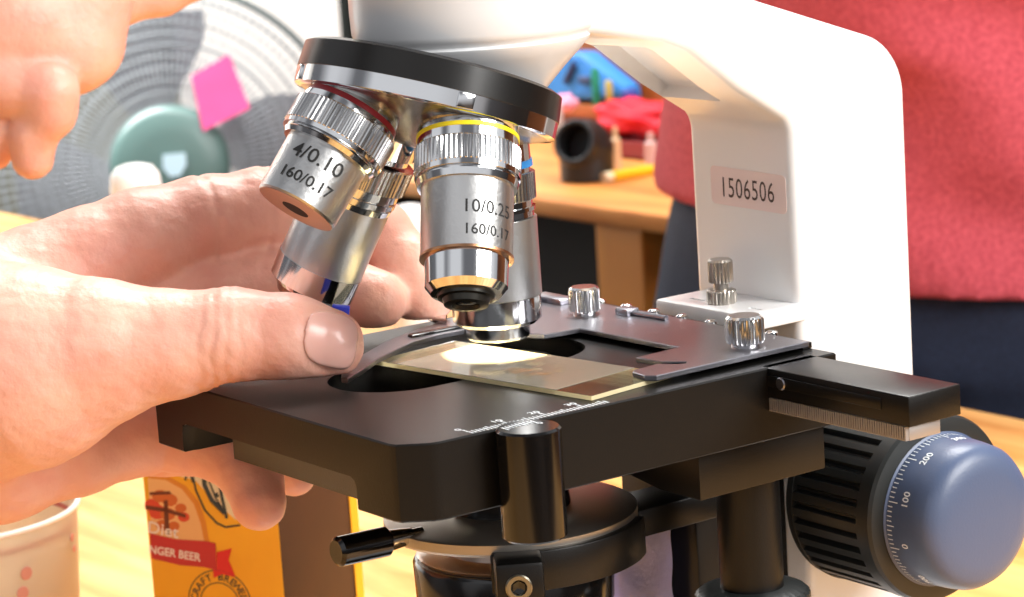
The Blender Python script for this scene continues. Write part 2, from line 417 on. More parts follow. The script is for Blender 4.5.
for i in range(0, 37):
    y = -49.6+i; L = 3.6 if i % 10 == 0 else 2.6 if i % 5 == 0 else 2.0
    xe = 59.9+.012*i
    L *= 1.15; q = [b.verts.new((xe-L, y-.2, .04)), b.verts.new((xe, y-.2, .04)), b.verts.new((xe, y+.2, .04)), b.verts.new((xe-L, y+.2, .04))]; b.faces.new(q)
Rz = Matrix.Rotation(math.radians(90), 4, 'Z')
for i, s in enumerate(('0', '10', '20', '30')):
    merge(b, text_bm(s, 2.7, 1, 0, 1.05, .06), Matrix.Translation((55.8, -49.6+10*i-.5, .05)) @ Rz)
obj('millimetre_scale', b, wink, stage)
# lower carriage, bracket and carrier
b = B(); prism(b, [(58.8, 12), (58.8, 50), (-18, 50), (-18, 26), (44, 12)], 12, bev=.4, M=Matrix.Translation((0, 0, -28)))
box(b, (-18, 48, -118), (12, 77.9, -20), .6)
obj('stage_carrier', b, blackp, mic, smooth=25)
b = B(); cyl(b, (66.5, -40, -23.5), (66.5, -40, .6), 7.0, n=64, bev=.5)
post = obj('stage_post', b, blackg, mic, smooth=40)
b = B()
for i in range(9):
    p = V(62.4+.12*abs(i-4), -44.4+i*.95, .68); q = [b.verts.new(p+V(*w)) for w in ((-.0, -.2, 0), (2.2 if i % 5 else 2.9, -.2, 0), (2.2 if i % 5 else 2.9, .2, 0), (0, .2, 0))]; b.faces.new(q)
merge(b, text_bm('0', 2.6, 1, 0, 1, .03), Matrix.Translation((66.8, -36.6, .7)) @ Rz)
obj('vernier_marks', b, wink, post)
b = B(); cyl(b, (40, 41.8, -62), (40, 41.8, -27), 7.7, n=64)
obj('control_shaft', b, blackp, mic, smooth=40)
b = B(); lathe(b, [(-78, 13.0), (-77, 14, .5), (-60.5, 14, .5), (-59.6, 13), (-58.6, 10)], 120, Matrix.Translation((40, 41.8, 0)))
obj('stage_travel_knob', b, blackr, mic, smooth=30)

# --- mechanical slide holder
def poly_onz(pts, z): return [tuple(onz(x, y, z).xy) for x, y in pts]
zt = 2.4
outer = [(56.2, 3.3)] + [(56.2, 49.0), (-50, 48.0), (-50, 34), (-42, 20), (-38.5, 10), (-34.8, 0), (-28.5, -14), (-19, -27.5), (-6, -41), (-1.5, -44), (.5, -43.5)] \
      + [(-5, -36), (-12.5, -27.0), (-18.5, -17), (-22.8, -9.5), (-24.5, -1), (-24.3, 6.5), (-2.4, 15.2), (-1.3, 25.2), (36.2, 26.2)] + [(37.0, 12.6), (45.5, 13.4), (50.0, 17.0), (51.4, 15.9), (50.6, 14.0), (46.4, 11.6), (47.4, 3.6), (48.6, 2.4)] + [(54, 1.6)]
b = B(); prism(b, outer, 1.3, bev=.2, M=Matrix.Translation((0, 0, 1.15)), seg=1)
hold = obj('slide_holder', b, steel, mic, smooth=25)
b = B(); tube(b, [(-38, 5, 3.0), (-33, -3, 3.0), (-27.5, 6, 3.0), (-28, 8, 3)], .01)
b.free()
b = B(); box(b, (-28.4, -8, .9), (-25.8, 12, 3.2), .5)  # black bar for the holder finger's raised edge and the shadow under it
obj('edge_shadow_bar', b, blackg, mic, smooth=30)
b = B(); lev = [tuple((Vector(onz(x, y, 4.0))).xy) for x, y in ((407, 303), (420, 303), (440, 309), (447, 312), (446, 318), (432, 317), (420, 311))]
prism(b, lev, 1.6, bev=.5, M=Matrix.Translation((0, 0, 2.4)))
obj('spring_lever', b, chrome, mic, smooth=30)
def thumb_screw(x, y, z, r, h, name='clamp_screw', n=26, m=knurlm):
    b = B(); lathe(b, [(0, r*.72), (h*.10, r*.74), (h*.13, r*.93), (h*.2, r, .42), (h*.84, r, .42), (h*.93, r*.95), (h, r*.8)], n*4, Matrix.Translation((x, y, z)))
    return obj(name, b, m, mic, smooth=35)
thumb_screw(-14.5, 37, 2.4, 4.0, 7.2)
thumb_screw(48.0, 36.6, 2.4, 4.6, 7.4)
b = B(); box(b, (-51, 49.0, 0), (54, 52, 1.6), .3)
rail = obj('guide_rail', b, blackp, mic, smooth=30)
for i in range(7):
    x = -26+i*11.2
    b = B(); lathe(b, [(0, 1.5), (.7, 1.5), (1.1, 1.0), (1.15, .1)], 24, Matrix.Translation((x, 50.6, 1.7))); obj('rivet', b, chrome, rail, smooth=40)
b = B(); box(b, (-42, 40, 2.3), (-29, 45, 4.0), .5); obj('guide_block', b, steel, mic, smooth=30)
b = B(); cyl(b, (-40, 36, 2.4), (-40, 36, 4.4), 3.6, n=32, bev=.4); obj('pivot_cap', b, steel, mic, smooth=30)
b = B(); box(b, (-8, 41.5, 2.3), (-3, 45.5, 4.2), .4); cyl(b, (-3, 43.5, 3), (9, 44.5, 3), .7, n=12); obj('spring_pin', b, steel, mic, smooth=30)
# traverse bar with rack
b = B(); box(b, (59, 31.2, -6.9), (107.4, 46.8, 0), .35)
box(b, (60, 30.9, -4.2), (99, 31.6, -1.6), .2)
bar = obj('traverse_bar', b, blackp, mic, smooth=25)
b = B(); cyl(b, (66.5, 31.4, -3.0), (66.5, 30.5, -3.0), 1.5, n=24, bev=.2); obj('bar_screw', b, steel, bar, smooth=30)
b = B(); box(b, (61, 32.2, -10.2), (106.2, 41.5, -6.95), .1)
for i in range(60):
    x = 61.4+i*.75; box(b, (x, 31.2, -10.1), (x+.42, 32.3, -7.0))
obj('toothed_rack', b, mat('steel rack', 'aaa6a4', .45, .7), mic, smooth=25)
# white bracket in front of the arm
b = B(); box(b, (-15.5, 60.5, -2.2), (20.5, 81, 2.4), .8)
br = B(); box(br, (-8.5, 66, 1.9), (-3, 67.4, 4)); br2 = B(); box(br2, (13.5, 67, 1.9), (18, 68.2, 4))
b = boolean(b, [br, br2])
obj('height_stop_plate', b, whitep, mic, smooth=30)
b = B(); box(b, (-12, 60.8, -6), (-4, 70, -2.3), .3); obj('plate_spacer', b, satin, mic, smooth=30)
b = B(); lathe(b, [(2.4, 3.5), (2.7, 3.8, .3), (5.6, 3.8, .3), (5.9, 3.4), (6.0, 1.9), (7.6, 1.9), (7.8, 2.9), (8.2, 3.2, .25), (13.2, 3.2, .25), (13.8, 2.6)], 88, Matrix.Translation((3.0, 67.5, 0)))
obj('height_stop_screw', b, mat('dull nickel', 'b3aca3', .3, 1), mic, smooth=30)
# --- focus knobs, axis along x
KX = frame(V(20, 93, -48), V(1, 0, 0), (0, 0, 1))
b = B(); lathe(b, [(0, 20), (1.5, 23.2), (4, 23.6), (4.2, 22.6)], 96, KX); 
n = 36; pr = [(4.2, 23.4), (27.5, 23.4)]
rings = []
for z, r in ((4.0, 23.4), (27.5, 23.4)):
    ring = []
    for i in range(n*6):
        k = i % 6; rr = r if k in (0, 1, 2, 3) else r-1.5; a = 2*PI*i/(n*6); ring.append(b.verts.new(KX @ V(rr*math.cos(a), rr*math.sin(a), z)))
    rings.append(ring)
for i in range(n*6): j = (i+1) % (n*6); b.faces.new((rings[0][i], rings[0][j], rings[1][j], rings[1][i]))
lathe(b, [(27.3, 21), (27.4, 23.6), (31.5, 23.6), (32.4, 23.0), (32.8, 21), (32.8, 18)], 96, KX)
bmesh.ops.recalc_face_normals(b, faces=b.faces)
ck = obj('coarse_focus_knob', b, blackr, mic, smooth=25)
b = B(); lathe(b, [(32.0, 19.2), (32.9, 19.5), (33.2, 18.9), (40.6, 18.5), (44.4, 18.1), (46.4, 16.9), (47.6, 14.8), (48.2, 11.5), (48.5, 6), (48.6, .1)], 128, KX)
fk = obj('fine_focus_knob', b, bluek, mic, smooth=60)
b = B(); ac = math.pi*1.0
cK = KX.inverted() @ Vector(CAM); azk = math.atan2(cK.y, cK.x)
for i in range(100):
    a = 2*PI*i/100; L = 2.9 if i % 10 == 0 else 2.3 if i % 5 == 0 else 1.5
    R0 = 19.0; z0 = 33.5
    q = []
    for (da, z) in ((-.007, z0), (.007, z0), (.007, z0+L), (-.007, z0+L)):
        R_ = 18.98 - (z-33.2)*.4/7.4; q.append(b.verts.new(KX @ V(R_*math.cos(a+da), R_*math.sin(a+da), z)))
    b.faces.new(q)
KNUM = []
for s, a in (('0', 0), ('100', 1), ('50', 2)): KNUM.append(s)
def knum(s, a):
    t = text_bm(s, 2.7, 1, 0, 1.05, .05)
    for v in t.verts:
        z = 39.6 - v.co.y; aa = a - v.co.x/18.8; R_ = 19.02-(z-33.2)*.4/7.4
        v.co = KX @ V(R_*math.cos(aa), R_*math.sin(aa), z)
    merge(b, t)
for i in range(10): knum(str(((i-2) % 10)*100), azk - (i-3)*2*PI/10)
obj('dial_scale', b, wink, fk)
# --- condenser
b = B(); lathe(b, [(-62, 21), (-60.5, 24.2), (-49.6, 24.6), (-48.6, 24.0), (-48.4, 22.5)], 96)
con = obj('condenser', b, blackg, mic, smooth=40)
b = B(); lathe(b, [(-49, 22.8), (-47.6, 23.6), (-47.2, 23.0), (-46.8, 17), (-42, 16), (-42, 15)], 96); obj('condenser_ring', b, mat('satin warm aluminium', 'b7a79c', .3, .9), con, smooth=40)
b = B(); lathe(b, [(-41.4, 20), (-41.4, 30.2), (-40.6, 31.0), (-38.4, 31.0), (-38.0, 30.2), (-36.6, 12)], 128); obj('iris_plate', b, mat('satin warm plate', 'aea69c', .42, .9), con, smooth=30)
b = B(); lathe(b, [(-38, 15), (-20, 13.2), (-1.6, 13.2), (-1.2, 12.9), (-1.2, 12.3), (-18, 12.0), (-18, 7)], 64); obj('condenser_barrel', b, blackg, con, smooth=30)  # side wall raised as a baffle to keep lamp light off the arm
b = B(); lathe(b, [(-18.2, 7.2), (-17.6, 6), (-17.2, 3), (-17.1, .1)], 48)
obj('lit_condenser_lens', b, mat('lit lens', 'fff7ea', .3, emit=330), con, smooth=60)
b = B(); cyl(b, (0, -50.0, -38.0), (0, -35.5, -38.4), 3.6, n=40, bev=.8); lv = obj('iris_lever', b, blackg, mic, smooth=40)
b = B(); cyl(b, (0, -35.8, -38.4), (0, -29, -38.5), 2.7, 1.9, n=32); cyl(b, (0, -30, -38.5), (0, -26, -38.6), 1.6, n=24); obj('lever_stem', b, chrome, lv, smooth=40)
# clamp arc around the condenser
b = B(); n = 24; ri, ro = 29.5, 33.0
A0, A1 = math.radians(-44), math.radians(42)
pts = [(ro*math.cos(A0+(A1-A0)*i/n), ro*math.sin(A0+(A1-A0)*i/n)) for i in range(n+1)] + [(ri*math.cos(A1-(A1-A0)*i/n), ri*math.sin(A1-(A1-A0)*i/n)) for i in range(n+1)]
prism(b, pts, 9.6, bev=.4, M=Matrix.Translation((0, 0, -49.5)))
cu = math.radians(-32.5); Mb = Matrix.Translation((36*math.cos(cu), 36*math.sin(cu), 0)) @ Matrix.Rotation(cu, 4, 'Z')
box(b, (-5, -6.0, -53.5), (6, 5.2, -39.6), 1.0, M=Mb)
cl = obj('condenser_clamp', b, blackp, mic, smooth=30)
Ms = Mb @ frame(V(6.0, -.8, -45.3), V(1, 0, 0), (0, 0, 1))
b = B(); lathe(b, [(-.5, 3.1), (.3, 3.1), (.6, 2.8), (.6, 1.9), (-.3, 1.5)], 40, Ms)
sk = obj('socket_screw', b, mat('brassy screw', '8b8677', .3, .9), cl, smooth=30)
b = B(); lathe(b, [(.0, 1.75), (.35, 1.6), (.1, .3)], 6, Ms); obj('hex_socket', b, blackg, sk)
b = B(); box(b, (4, 24, -47), (20, 52, -40), .5); obj('condenser_mount', b, blackp, mic, smooth=25)
# ================================================================== SLIDE
Ls = onz(374.3, 360.6, 1.1); Ns = onz(591.4, 396.2, 1.1); us = (Ns-Ls).normalized(); vs_ = V(-us.y, us.x, 0)
SL = (Ns-Ls).length
Msl = Matrix((us, vs_, V(0, 0, 1))).transposed().to_4x4(); Msl.translation = V(Ls.x, Ls.y, .1)
sl = thing('glass_slide', 'glass microscope slide with edges coloured pale yellow as lamp glow lying across the black stage', 'microscope slide', tuple(Msl @ V(SL/2, 13, 0)))
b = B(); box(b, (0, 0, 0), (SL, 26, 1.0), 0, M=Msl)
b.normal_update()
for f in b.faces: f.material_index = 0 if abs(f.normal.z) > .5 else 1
obj('slide_glass', b, [glass, glass_edge_glow], sl)
cen = Msl.inverted() @ V(0, 0, 1)
def blob(cx, cy, rx, ry, z, h, seed, rot=0, n=64, amp=.25):
    b = B(); rnd = random.Random(seed); ph = [rnd.random()*6.28 for _ in range(6)]
    pts = []
    for i in range(n):
        a = 2*PI*i/n; r = 1+amp*sum(math.sin((k+2)*a+ph[k])/(k+1.5) for k in range(6))
        x, y = rx*r*math.cos(a), ry*r*math.sin(a); pts.append((cx+x*math.cos(rot)-y*math.sin(rot), cy+x*math.sin(rot)+y*math.cos(rot)))
    prism(b, pts, h, M=Msl @ Matrix.Translation((0, 0, z))); return b
def smear_mat(name, c):
    m = bpy.data.materials.new(name); m.use_nodes = True; nt = m.node_tree; L = nt.links; nt.nodes.remove(nt.nodes['Principled BSDF'])
    at_ = nt.nodes.new('ShaderNodeAttribute'); at_.attribute_name = 'density'
    no = nt.nodes.new('ShaderNodeTexNoise'); no.inputs['Scale'].default_value = 260; no.inputs['Detail'].default_value = 5; tc = nt.nodes.new('ShaderNodeTexCoord'); L.new(tc.outputs['Object'], no.inputs['Vector'])
    mu = nt.nodes.new('ShaderNodeMath'); mu.operation = 'MULTIPLY_ADD'; L.new(no.outputs[0], mu.inputs[0]); mu.inputs[1].default_value = .9; mu.inputs[2].default_value = -.45
    ad = nt.nodes.new('ShaderNodeMath'); ad.operation = 'ADD'; ad.use_clamp = True; L.new(mu.outputs[0], ad.inputs[0]); L.new(at_.outputs['Fac'], ad.inputs[1])
    t = nt.nodes.new('ShaderNodeBsdfTransparent'); d = nt.nodes.new('ShaderNodeBsdfDiffuse'); tl = nt.nodes.new('ShaderNodeBsdfTranslucent'); d.inputs[0].default_value = lin(c); tl.inputs[0].default_value = lin(c)
    m1 = nt.nodes.new('ShaderNodeMixShader'); m1.inputs[0].default_value = .6 if 'milky' in name else .15; L.new(d.outputs[0], m1.inputs[1]); L.new(tl.outputs[0], m1.inputs[2])
    m2 = nt.nodes.new('ShaderNodeMixShader'); L.new(ad.outputs[0], m2.inputs[0]); L.new(t.outputs[0], m2.inputs[1]); L.new(m1.outputs[0], m2.inputs[2]); L.new(m2.outputs[0], nt.nodes['Material Output'].inputs[0]); return m
def smear(name, cx, cy, rx, ry, z, m, dmax=1., pw=1.2):
    b = B(); lay = b.verts.layers.float.new('density'); N, K = 14, 48; rings = []
    c0 = b.verts.new(Msl @ V(cx, cy, z)); c0[lay] = dmax
    for i in range(1, N+1):
        q = i/N; ring = []
        for k in range(K):
            a = 2*PI*k/K; x = min(max(cx+rx*q*math.cos(a), .2), SL-.2); y = min(max(cy+ry*q*math.sin(a), .2), 25.8)
            v = b.verts.new(Msl @ V(x, y, z)); v[lay] = dmax*(1-q**pw)*(1.25 if dmax < 2 else .7)-.1*q; ring.append(v)
        rings.append(ring)
    for k in range(K): b.faces.new((c0, rings[0][k], rings[0][(k+1) % K]))
    for r0, r1 in zip(rings, rings[1:]):
        for k in range(K): b.faces.new((r0[k], r1[k], r1[(k+1) % K], r0[(k+1) % K]))
    return obj(name, b, m, sl)
b = B(); box(b, (8, .15, 1.02), (SL-11.5, 25.8, 1.12), 0, M=Msl); obj('cover_film', b, trans_mat('cream cover film', 'eae2d2', .3, .08), sl)
smear('specimen_glare_smear', cen.x-1, 13.5, 27, 15.5, 1.22, smear_mat('milky glare smear', 'fdf8ee'), 3.2)  # specimen smear widened and thickened to carry the lamp glare across the slide
smear('orange_specimen', cen.x+24, 9.2, 9, 2.6, 1.30, smear_mat('orange stain', 'e0701c'), 1.5, 1.6)
smear('yellow_specimen', cen.x+24, 11.5, 16, 9, 1.26, smear_mat('yellow smear', 'e2c878'), .8)

# ================================================================== HANDS
SK = 1.0
def W(*l): return [(tuple(at(x, y, d)), r) for x, y, d, r in l]
thumb = W((-120, 380, 622, 30), (-40, 372, 616, 27), (30, 366, 610, 23.5), (98, 352, 606, 16.5), (165, 345, 605, 12.2), (228, 338, 604, 11.0), (290, 340, 604, 9.9), (328, 345, 604, 8.6))
index = W((-20, 325, 642, 19), (40, 292, 648, 16.5), (90, 268, 652, 15), (140, 243, 656, 13.3), (205, 220, 662, 11.4), (262, 212, 668, 11.0), (330, 214, 674, 10.0), (378, 234, 672, 8.6), (408, 268, 668, 8.1), (424, 300, 664, 7.6))
middle = W((60, 340, 652, 14), (130, 312, 656, 12), (205, 296, 660, 10), (270, 284, 664, 9.2), (330, 286, 662, 8.6), (375, 300, 656, 7.9))
ring = W((-60, 450, 640, 20), (0, 452, 642, 17), (74, 446, 648, 12.6), (130, 436, 654, 10.0), (175, 436, 656, 8.4), (225, 452, 656, 7.6), (252, 478, 650, 7.2), (259, 503, 646, 6.9))
pinky = W((60, 440, 672, 11), (160, 442, 680, 8.5), (240, 452, 680, 7.3), (282, 466, 676, 6.4), (294, 474, 672, 5.8))
palm = W((-120, 400, 640, 34), (-40, 380, 640, 29), (30, 350, 645, 20)), W((-60, 330, 640, 24), (20, 330, 645, 18), (95, 315, 650, 10)), W((0, 400, 648, 22), (90, 400, 658, 13)), W((-60, 420, 645, 26), (20, 430, 655, 15))
wr = W((-330, 420, 640, 30), (-120, 390, 634, 33)), W((-330, 370, 640, 29), (-120, 350, 634, 28))
def seg_s(X, Y, Z, a, b):
    ab = np.array(b)-np.array(a); return ((X-a[0])*ab[0]+(Y-a[1])*ab[1]+(Z-a[2])*ab[2])/np.sqrt((ab**2).sum())
nail_c = np.array(at(333, 347, 604)); th_dir = np.array(at(328, 345, 604))-np.array(at(290, 340, 604)); th_dir /= np.linalg.norm(th_dir)
nview = np.array(CAM)-nail_c; nview -= nview.dot(th_dir)*th_dir if False else th_dir*nview.dot(th_dir); nview /= np.linalg.norm(nview)
nup = np.array([0, 0, 1.]); nn_ = nview*.96+nup*.28; nn_ /= np.linalg.norm(nn_); nside = np.cross(nn_, th_dir)
def nail_field(X, Y, Z):
    q = [X-nail_c[0], Y-nail_c[1], Z-nail_c[2]]
    u = sum(q[i]*th_dir[i] for i in range(3)); v = sum(q[i]*nside[i] for i in range(3)); w = sum(q[i]*nn_[i] for i in range(3))
    e = ((np.abs(u+.2)/6.2)**3.2+(np.abs(v)/6.6)**3.2)**(1/3.2)
    return (e-1)*6, w
def thumb_d(X, Y, Z): return chain(X, Y, Z, thumb, 4)
def hand_f(X, Y, Z):
    th = thumb_d(X, Y, Z)
    pr = 10.
    for c, pts in ((0, palm[0]), (0, palm[1]), (0, palm[2]), (0, palm[3]), (0, wr[0]), (0, wr[1])):
        q = chain(X, Y, Z, pts); pr = q if isinstance(pr, float) else smin(pr, q, 10)
    ix, md, rg, pk_ = [chain(X, Y, Z, c, 3) for c in (index, middle, ring, pinky)]
    d = smin(pr, ix, 6); d = smin(d, th, 7); d = smin(d, md, 2.5); d = smin(d, rg, 3); d = smin(d, pk_, 2)
    # creases over the thumb joint and finger joints
    p2 = at(228, 338, 604); p3 = at(290, 340, 604)
    s = seg_s(X, Y, Z, p2, p3); near = np.clip(1-(th+1)/3, 0, 1)*(th < 3)
    for k, (pos, am) in enumerate(((-5.4, .4), (-2.4, .6), (0.6, .5), (3.8, .35), (9, .2))):
        wob = .5*np.sin((Z+X*.3)*.5+k)
        d = d + am*np.exp(-((s-pos-wob)/.8)**2)*near
    for ch, i, am in ((index, 4, .7), (index, 5, .5), (ring, 4, .5), (middle, 3, .4)):
        s2 = seg_s(X, Y, Z, ch[i][0], ch[i+1][0]); dd = chain(X, Y, Z, ch[max(0, i-1):i+3])
        d = d + am*np.exp(-(s2/.9)**2)*(dd < 2.5)
    e, w = nail_field(X, Y, Z)
    d = d + .45*np.exp(-((e-.25)/.55)**2)*(w > 2)*(th < 2.5)
    # knuckle swelling and fleshy irregularity
    d = d + .35*np.sin(X*.16+1)*np.sin(Y*.14)*np.sin(Z*.17+.6) + .08*np.sin(X*.9)*np.sin(Y*.8+Z*.9)
    # soft contact with the stage: flattened where the thumb pad rests on it
    ins = (X > -52) & (X < 63) & (Y > -68) & (Y < 53)
    d = np.where(ins & (Z > -8), np.maximum(d, 3.3-Z), d)
    d = np.where(ins & (Z <= -8) , np.maximum(d, Z+17.2), d)
    return d
allc = [thumb, index, middle, ring, pinky]+list(palm)+list(wr)
lo, hi = bounds(allc, 3)
P, Q = surface_nets(hand_f, lo, hi, .85)
hd = thing('hand', 'bare hand gripping the black stage, thumbnail beside the red-ringed objective', 'hand', tuple(at(60, 400, 640)))
hs = obj('skin', net_bm(P, Q), skin, hd, smooth=180)
sm = hs.modifiers.new('s', 'SMOOTH'); sm.factor = .5; sm.iterations = 1
def nail_f(X, Y, Z):
    e, w = nail_field(X, Y, Z); return np.maximum(np.maximum(thumb_d(X, Y, Z)-.38+np.clip(e+6, 0, 6)*0, e+.25), 2-w)
c = nail_c; P, Q = surface_nets(nail_f, c-14, c+14, .4)
ns = obj('thumbnail', net_bm(P, Q), skinn, hd, smooth=180); ns['label'] = 'glossy pink thumbnail'
sm = ns.modifiers.new('s', 'SMOOTH'); sm.factor = .5; sm.iterations = 3

# second hand, upper left, further back
D2 = 860
h2 = [W((-160, -80, D2, 34), (-60, -20, D2, 32), (20, 25, D2, 26), (66, 45, D2, 17)),
      W((60, -60, D2+6, 26), (88, 0, D2, 14), (88, 40, D2, 11)),
      W((-40, 60, D2-6, 15), (10, 80, D2-12, 11.5), (50, 92, D2-16, 9), (52, 112, D2-14, 7.8), (33, 135, D2-10, 7.4), (33, 158, D2-8, 7.0)),
      W((-60, 90, D2, 14), (-20, 110, D2-4, 9.5), (-2, 130, D2-4, 7.5), (-8, 150, D2-2, 7))]
h2b = [W((40, 0, D2+22, 15), (110, -4, D2+26, 11), (160, -10, D2+30, 8.6), (215, -30, D2+34, 7.6), (250, -52, D2+38, 6.6))]
h2w = W((-160, -80, D2, 34), (-420, -220, D2+10, 30))
def hand2_f(X, Y, Z):
    d = chain(X, Y, Z, h2[0], 5); d = smin(d, chain(X, Y, Z, h2[1], 5), 8); d = smin(d, chain(X, Y, Z, h2[2], 3), 2.0); d = smin(d, chain(X, Y, Z, h2[3], 3), 2.0)
    d = smin(d, chain(X, Y, Z, h2b[0], 3), 4); d = smin(d, chain(X, Y, Z, h2w, 3), 8)
    return d + .3*np.sin(X*.15)*np.sin(Y*.16)*np.sin(Z*.2)
lo, hi = bounds(h2+h2b+[h2w], 3)
P, Q = surface_nets(hand2_f, lo, hi, 1.8)
hx = obj('hand', net_bm(P, Q), skin, None, smooth=180, label='blurred brightly lit hand with curled fingers, hanging in front of the fan', cat='hand')
# ================================================================== TABLE, ROOM
ZT = -150
def zrot(o): pass
tb = thing('table', 'glossy yellow pine table carrying the microscope', 'table', (-350, -60, -900))
b = B(); box(b, (-1500, -700, ZT-30), (420, 476, ZT), 2); obj('tabletop', b, pine, tb, smooth=30)
for x in (-1440, 360):
    for y in (-640, 416):
        b = B(); box(b, (x-30, y-30, -900), (x+30, y+30, ZT-30), 2); obj('leg', b, pine2, tb)
fl = B(); box(fl, (-4200, -1600, -920), (1600, 3600, -900)); obj('floor', fl, mat('dark grey floor', '3b3733', .6, var=.3, vscale=4), kind='structure')
# back wall runs square to the room: x = -3900 and y = 3200 planes
wallm = mat('white painted wall', 'f2f0ea', .7)
w = B(); box(w, (-4000, -1600, -900), (-3900, 3600, 1700)); obj('wall_left', w, wallm, kind='structure')
w = B(); box(w, (-4000, 3200, -900), (1600, 3300, 1700)); obj('wall_back', w, mat('brown panelled wall', '8a4a1c', .6, var=.2, vscale=3), kind='structure')

# --- bench in the background
yb = onz(600, 207, -150).y
bn = thing('workbench', 'pine workbench behind the microscope holding tools, its underside darkened by an added black sheet', 'workbench', (-1030, yb+80, -900))
b = B(); box(b, (-1380, yb, ZT-13), (-800, yb+262, ZT), 2); obj('benchtop', b, pine2, bn, smooth=30)
pL = ony(599, 260, yb+6); pR = ony(645, 260, yb+6)
lw = pR.x-pL.x
b = B(); box(b, (pL.x, yb+4, -900), (pR.x, yb+44, ZT-13), 1.5); obj('leg', b, mat('knotty pine leg', 'd08a30', .5, c2='a8621c', vscale=16, stretch=(1, 1, .3)), bn)
b = B(); box(b, (-1370, yb+4, -900), (-1330, yb+44, ZT-13), 1.5); obj('leg', b, pine2, bn)
b = B(); box(b, (-1326, yb+60, -880), (-800, yb+80, ZT-14), 1); obj('under_bench_dark', b, mat('black under bench', '0e0d0c', .8), bn)  # black sheet added to make the space under the bench dark
b = B(); box(b, (-1380, yb+246, ZT), (-800, yb+262, 420), 1); obj('splashback', b, orangewood, bn)
def bd(px, py, dy): return ony(px, py, yb+dy)   # a point on a plane behind the bench edge
# black pipe elbow, open end towards the camera
pe = bd(587, 172, 77); k = 1/1.40
Me = Matrix.Translation((pe.x, pe.y, ZT))
b = B(); n = 40
path = [V(0, 0, 0), V(0, 0, 16), V(0, 0, 26)]
to = (Vector(CAM)-V(pe.x, pe.y, 0)); to.z = 0; to.normalize(); sidev = V(-to.y, to.x, 0)
fdir = (to*.80 - sidev*.45).normalized()
if (Vector(CR).dot(fdir)) > 0: fdir = (to*.80 + sidev*.45).normalized()
md = (to*.80 - sidev*.42 + V(0, 0, .30)); 
if Vector(CR).dot(-sidev) > 0: md = (to*.80 + sidev*.42 + V(0, 0, .30))
md.normalize(); ec = V(pe.x, pe.y, ZT+26)
def elbow_f(X, Y, Z):
    q = np.sqrt((X-ec.x)**2+(Y-ec.y)**2)-20.5; d = np.maximum(q, np.maximum(ZT+.5-Z, Z-(ZT+27)))
    d = smin(d, np.sqrt((X-ec.x)**2+(Y-ec.y)**2+(Z-ec.z)**2)-20.5, 3)
    s_ = (X-ec.x)*md.x+(Y-ec.y)*md.y+(Z-ec.z)*md.z; rr = np.sqrt(np.maximum((X-ec.x)**2+(Y-ec.y)**2+(Z-ec.z)**2-s_**2, 0))
    d = smin(d, np.maximum(rr-17.5, np.maximum(-s_, s_-20)), 3)
    return np.maximum(d, -np.maximum(rr-13.5, -3-s_))
P, Q = surface_nets(elbow_f, np.array([ec.x-30, ec.y-30, ZT-3.]), np.array([ec.x+30, ec.y+30, ZT+58.]), 1.3)
obj('pipe_elbow', net_bm(P, Q), mat('black pipe plastic', '17181a', .45), None, smooth=60, label='black plastic pipe elbow with an open round mouth on the far bench', cat='pipe fitting')
# red cloth bundle
def lump(c, rx, ry, rz, amp, seed, h):
    c = Vector(c)
    rnd = random.Random(seed); ph = [rnd.random()*6 for _ in range(6)]
    def f(X, Y, Z):
        x, y, z = (X-c.x)/rx, (Y-c.y)/ry, (Z-c.z)/rz
        d = ((np.abs(x)**3+np.abs(y)**3+np.abs(z)**3)**(1/3)-1)*min(rx, ry, rz)
        return d + amp*(np.sin(X/rx*5+ph[0])*np.sin(Z/rz*4+ph[1])+.6*np.sin(Y/ry*7+ph[2]+X/rx*6)+.4*np.sin(Z/rz*9+X/rx*3+ph[3]))
    P, Q = surface_nets(f, np.array([c.x-rx, c.y-ry, c.z-rz])-amp*3-h*2, np.array([c.x+rx, c.y+ry, c.z+rz])+amp*3+h*2, h); return net_bm(P, Q)
pr_ = bd(644, 118, 190); 
b = lump((pr_.x, pr_.y, pr_.z), 52, 22, 13, 1.6, 2, 2.); obj('red_cloth', b, mat('bright red cloth', 'e0102e', .75, var=.25, vscale=60), None, smooth=180, label='bright red folded cloth lying on the open red box, beside the blue pouch', cat='cloth')
b = B(); q0 = bd(606, 165, 190).x; q1 = bd(690, 165, 190).x
ht = pr_.z-15
b.free(); b = B()
for aa_, bb_ in (((q0, pr_.y-26, ZT), (q1, pr_.y-23, ht)), ((q0, pr_.y+23, ZT), (q1, pr_.y+26, ht)), ((q0, pr_.y-26, ZT), (q0+3, pr_.y+26, ht)), ((q1-3, pr_.y-26, ZT), (q1, pr_.y+26, ht)), ((q0, pr_.y-26, ZT+.2), (q1, pr_.y+26, ZT+3))): box(b, V(*aa_)+V(0, 0, .3), bb_, .6)
obj('open_box', b, mat('dark red plastic', '8c1a22', .5, var=.4, vscale=40), None, label='dark red open box on the far bench under the red cloth', cat='box')
# pale sticks next to the elbow
for px, hh, r, lb in ((617, 34, 4, 'pale wooden peg standing beside the black pipe elbow'), (652, 26, 5, 'small pale bottle standing in front of the dark red box')):
    p = bd(px, 168, 152 if px > 640 else 122); b = B(); lathe(b, [(0, r), (hh*.7, r), (hh*.75, r*.5), (hh, r*.5)], 20, Matrix.Translation((p.x, p.y, ZT)))
    obj('wooden_peg' if px < 640 else 'small_bottle', b, mat('pale tan', 'cfae88', .6) if px < 640 else mat('pale pink plastic', 'caa6a4', .4), None, smooth=35, label=lb, cat='peg' if px < 640 else 'bottle')
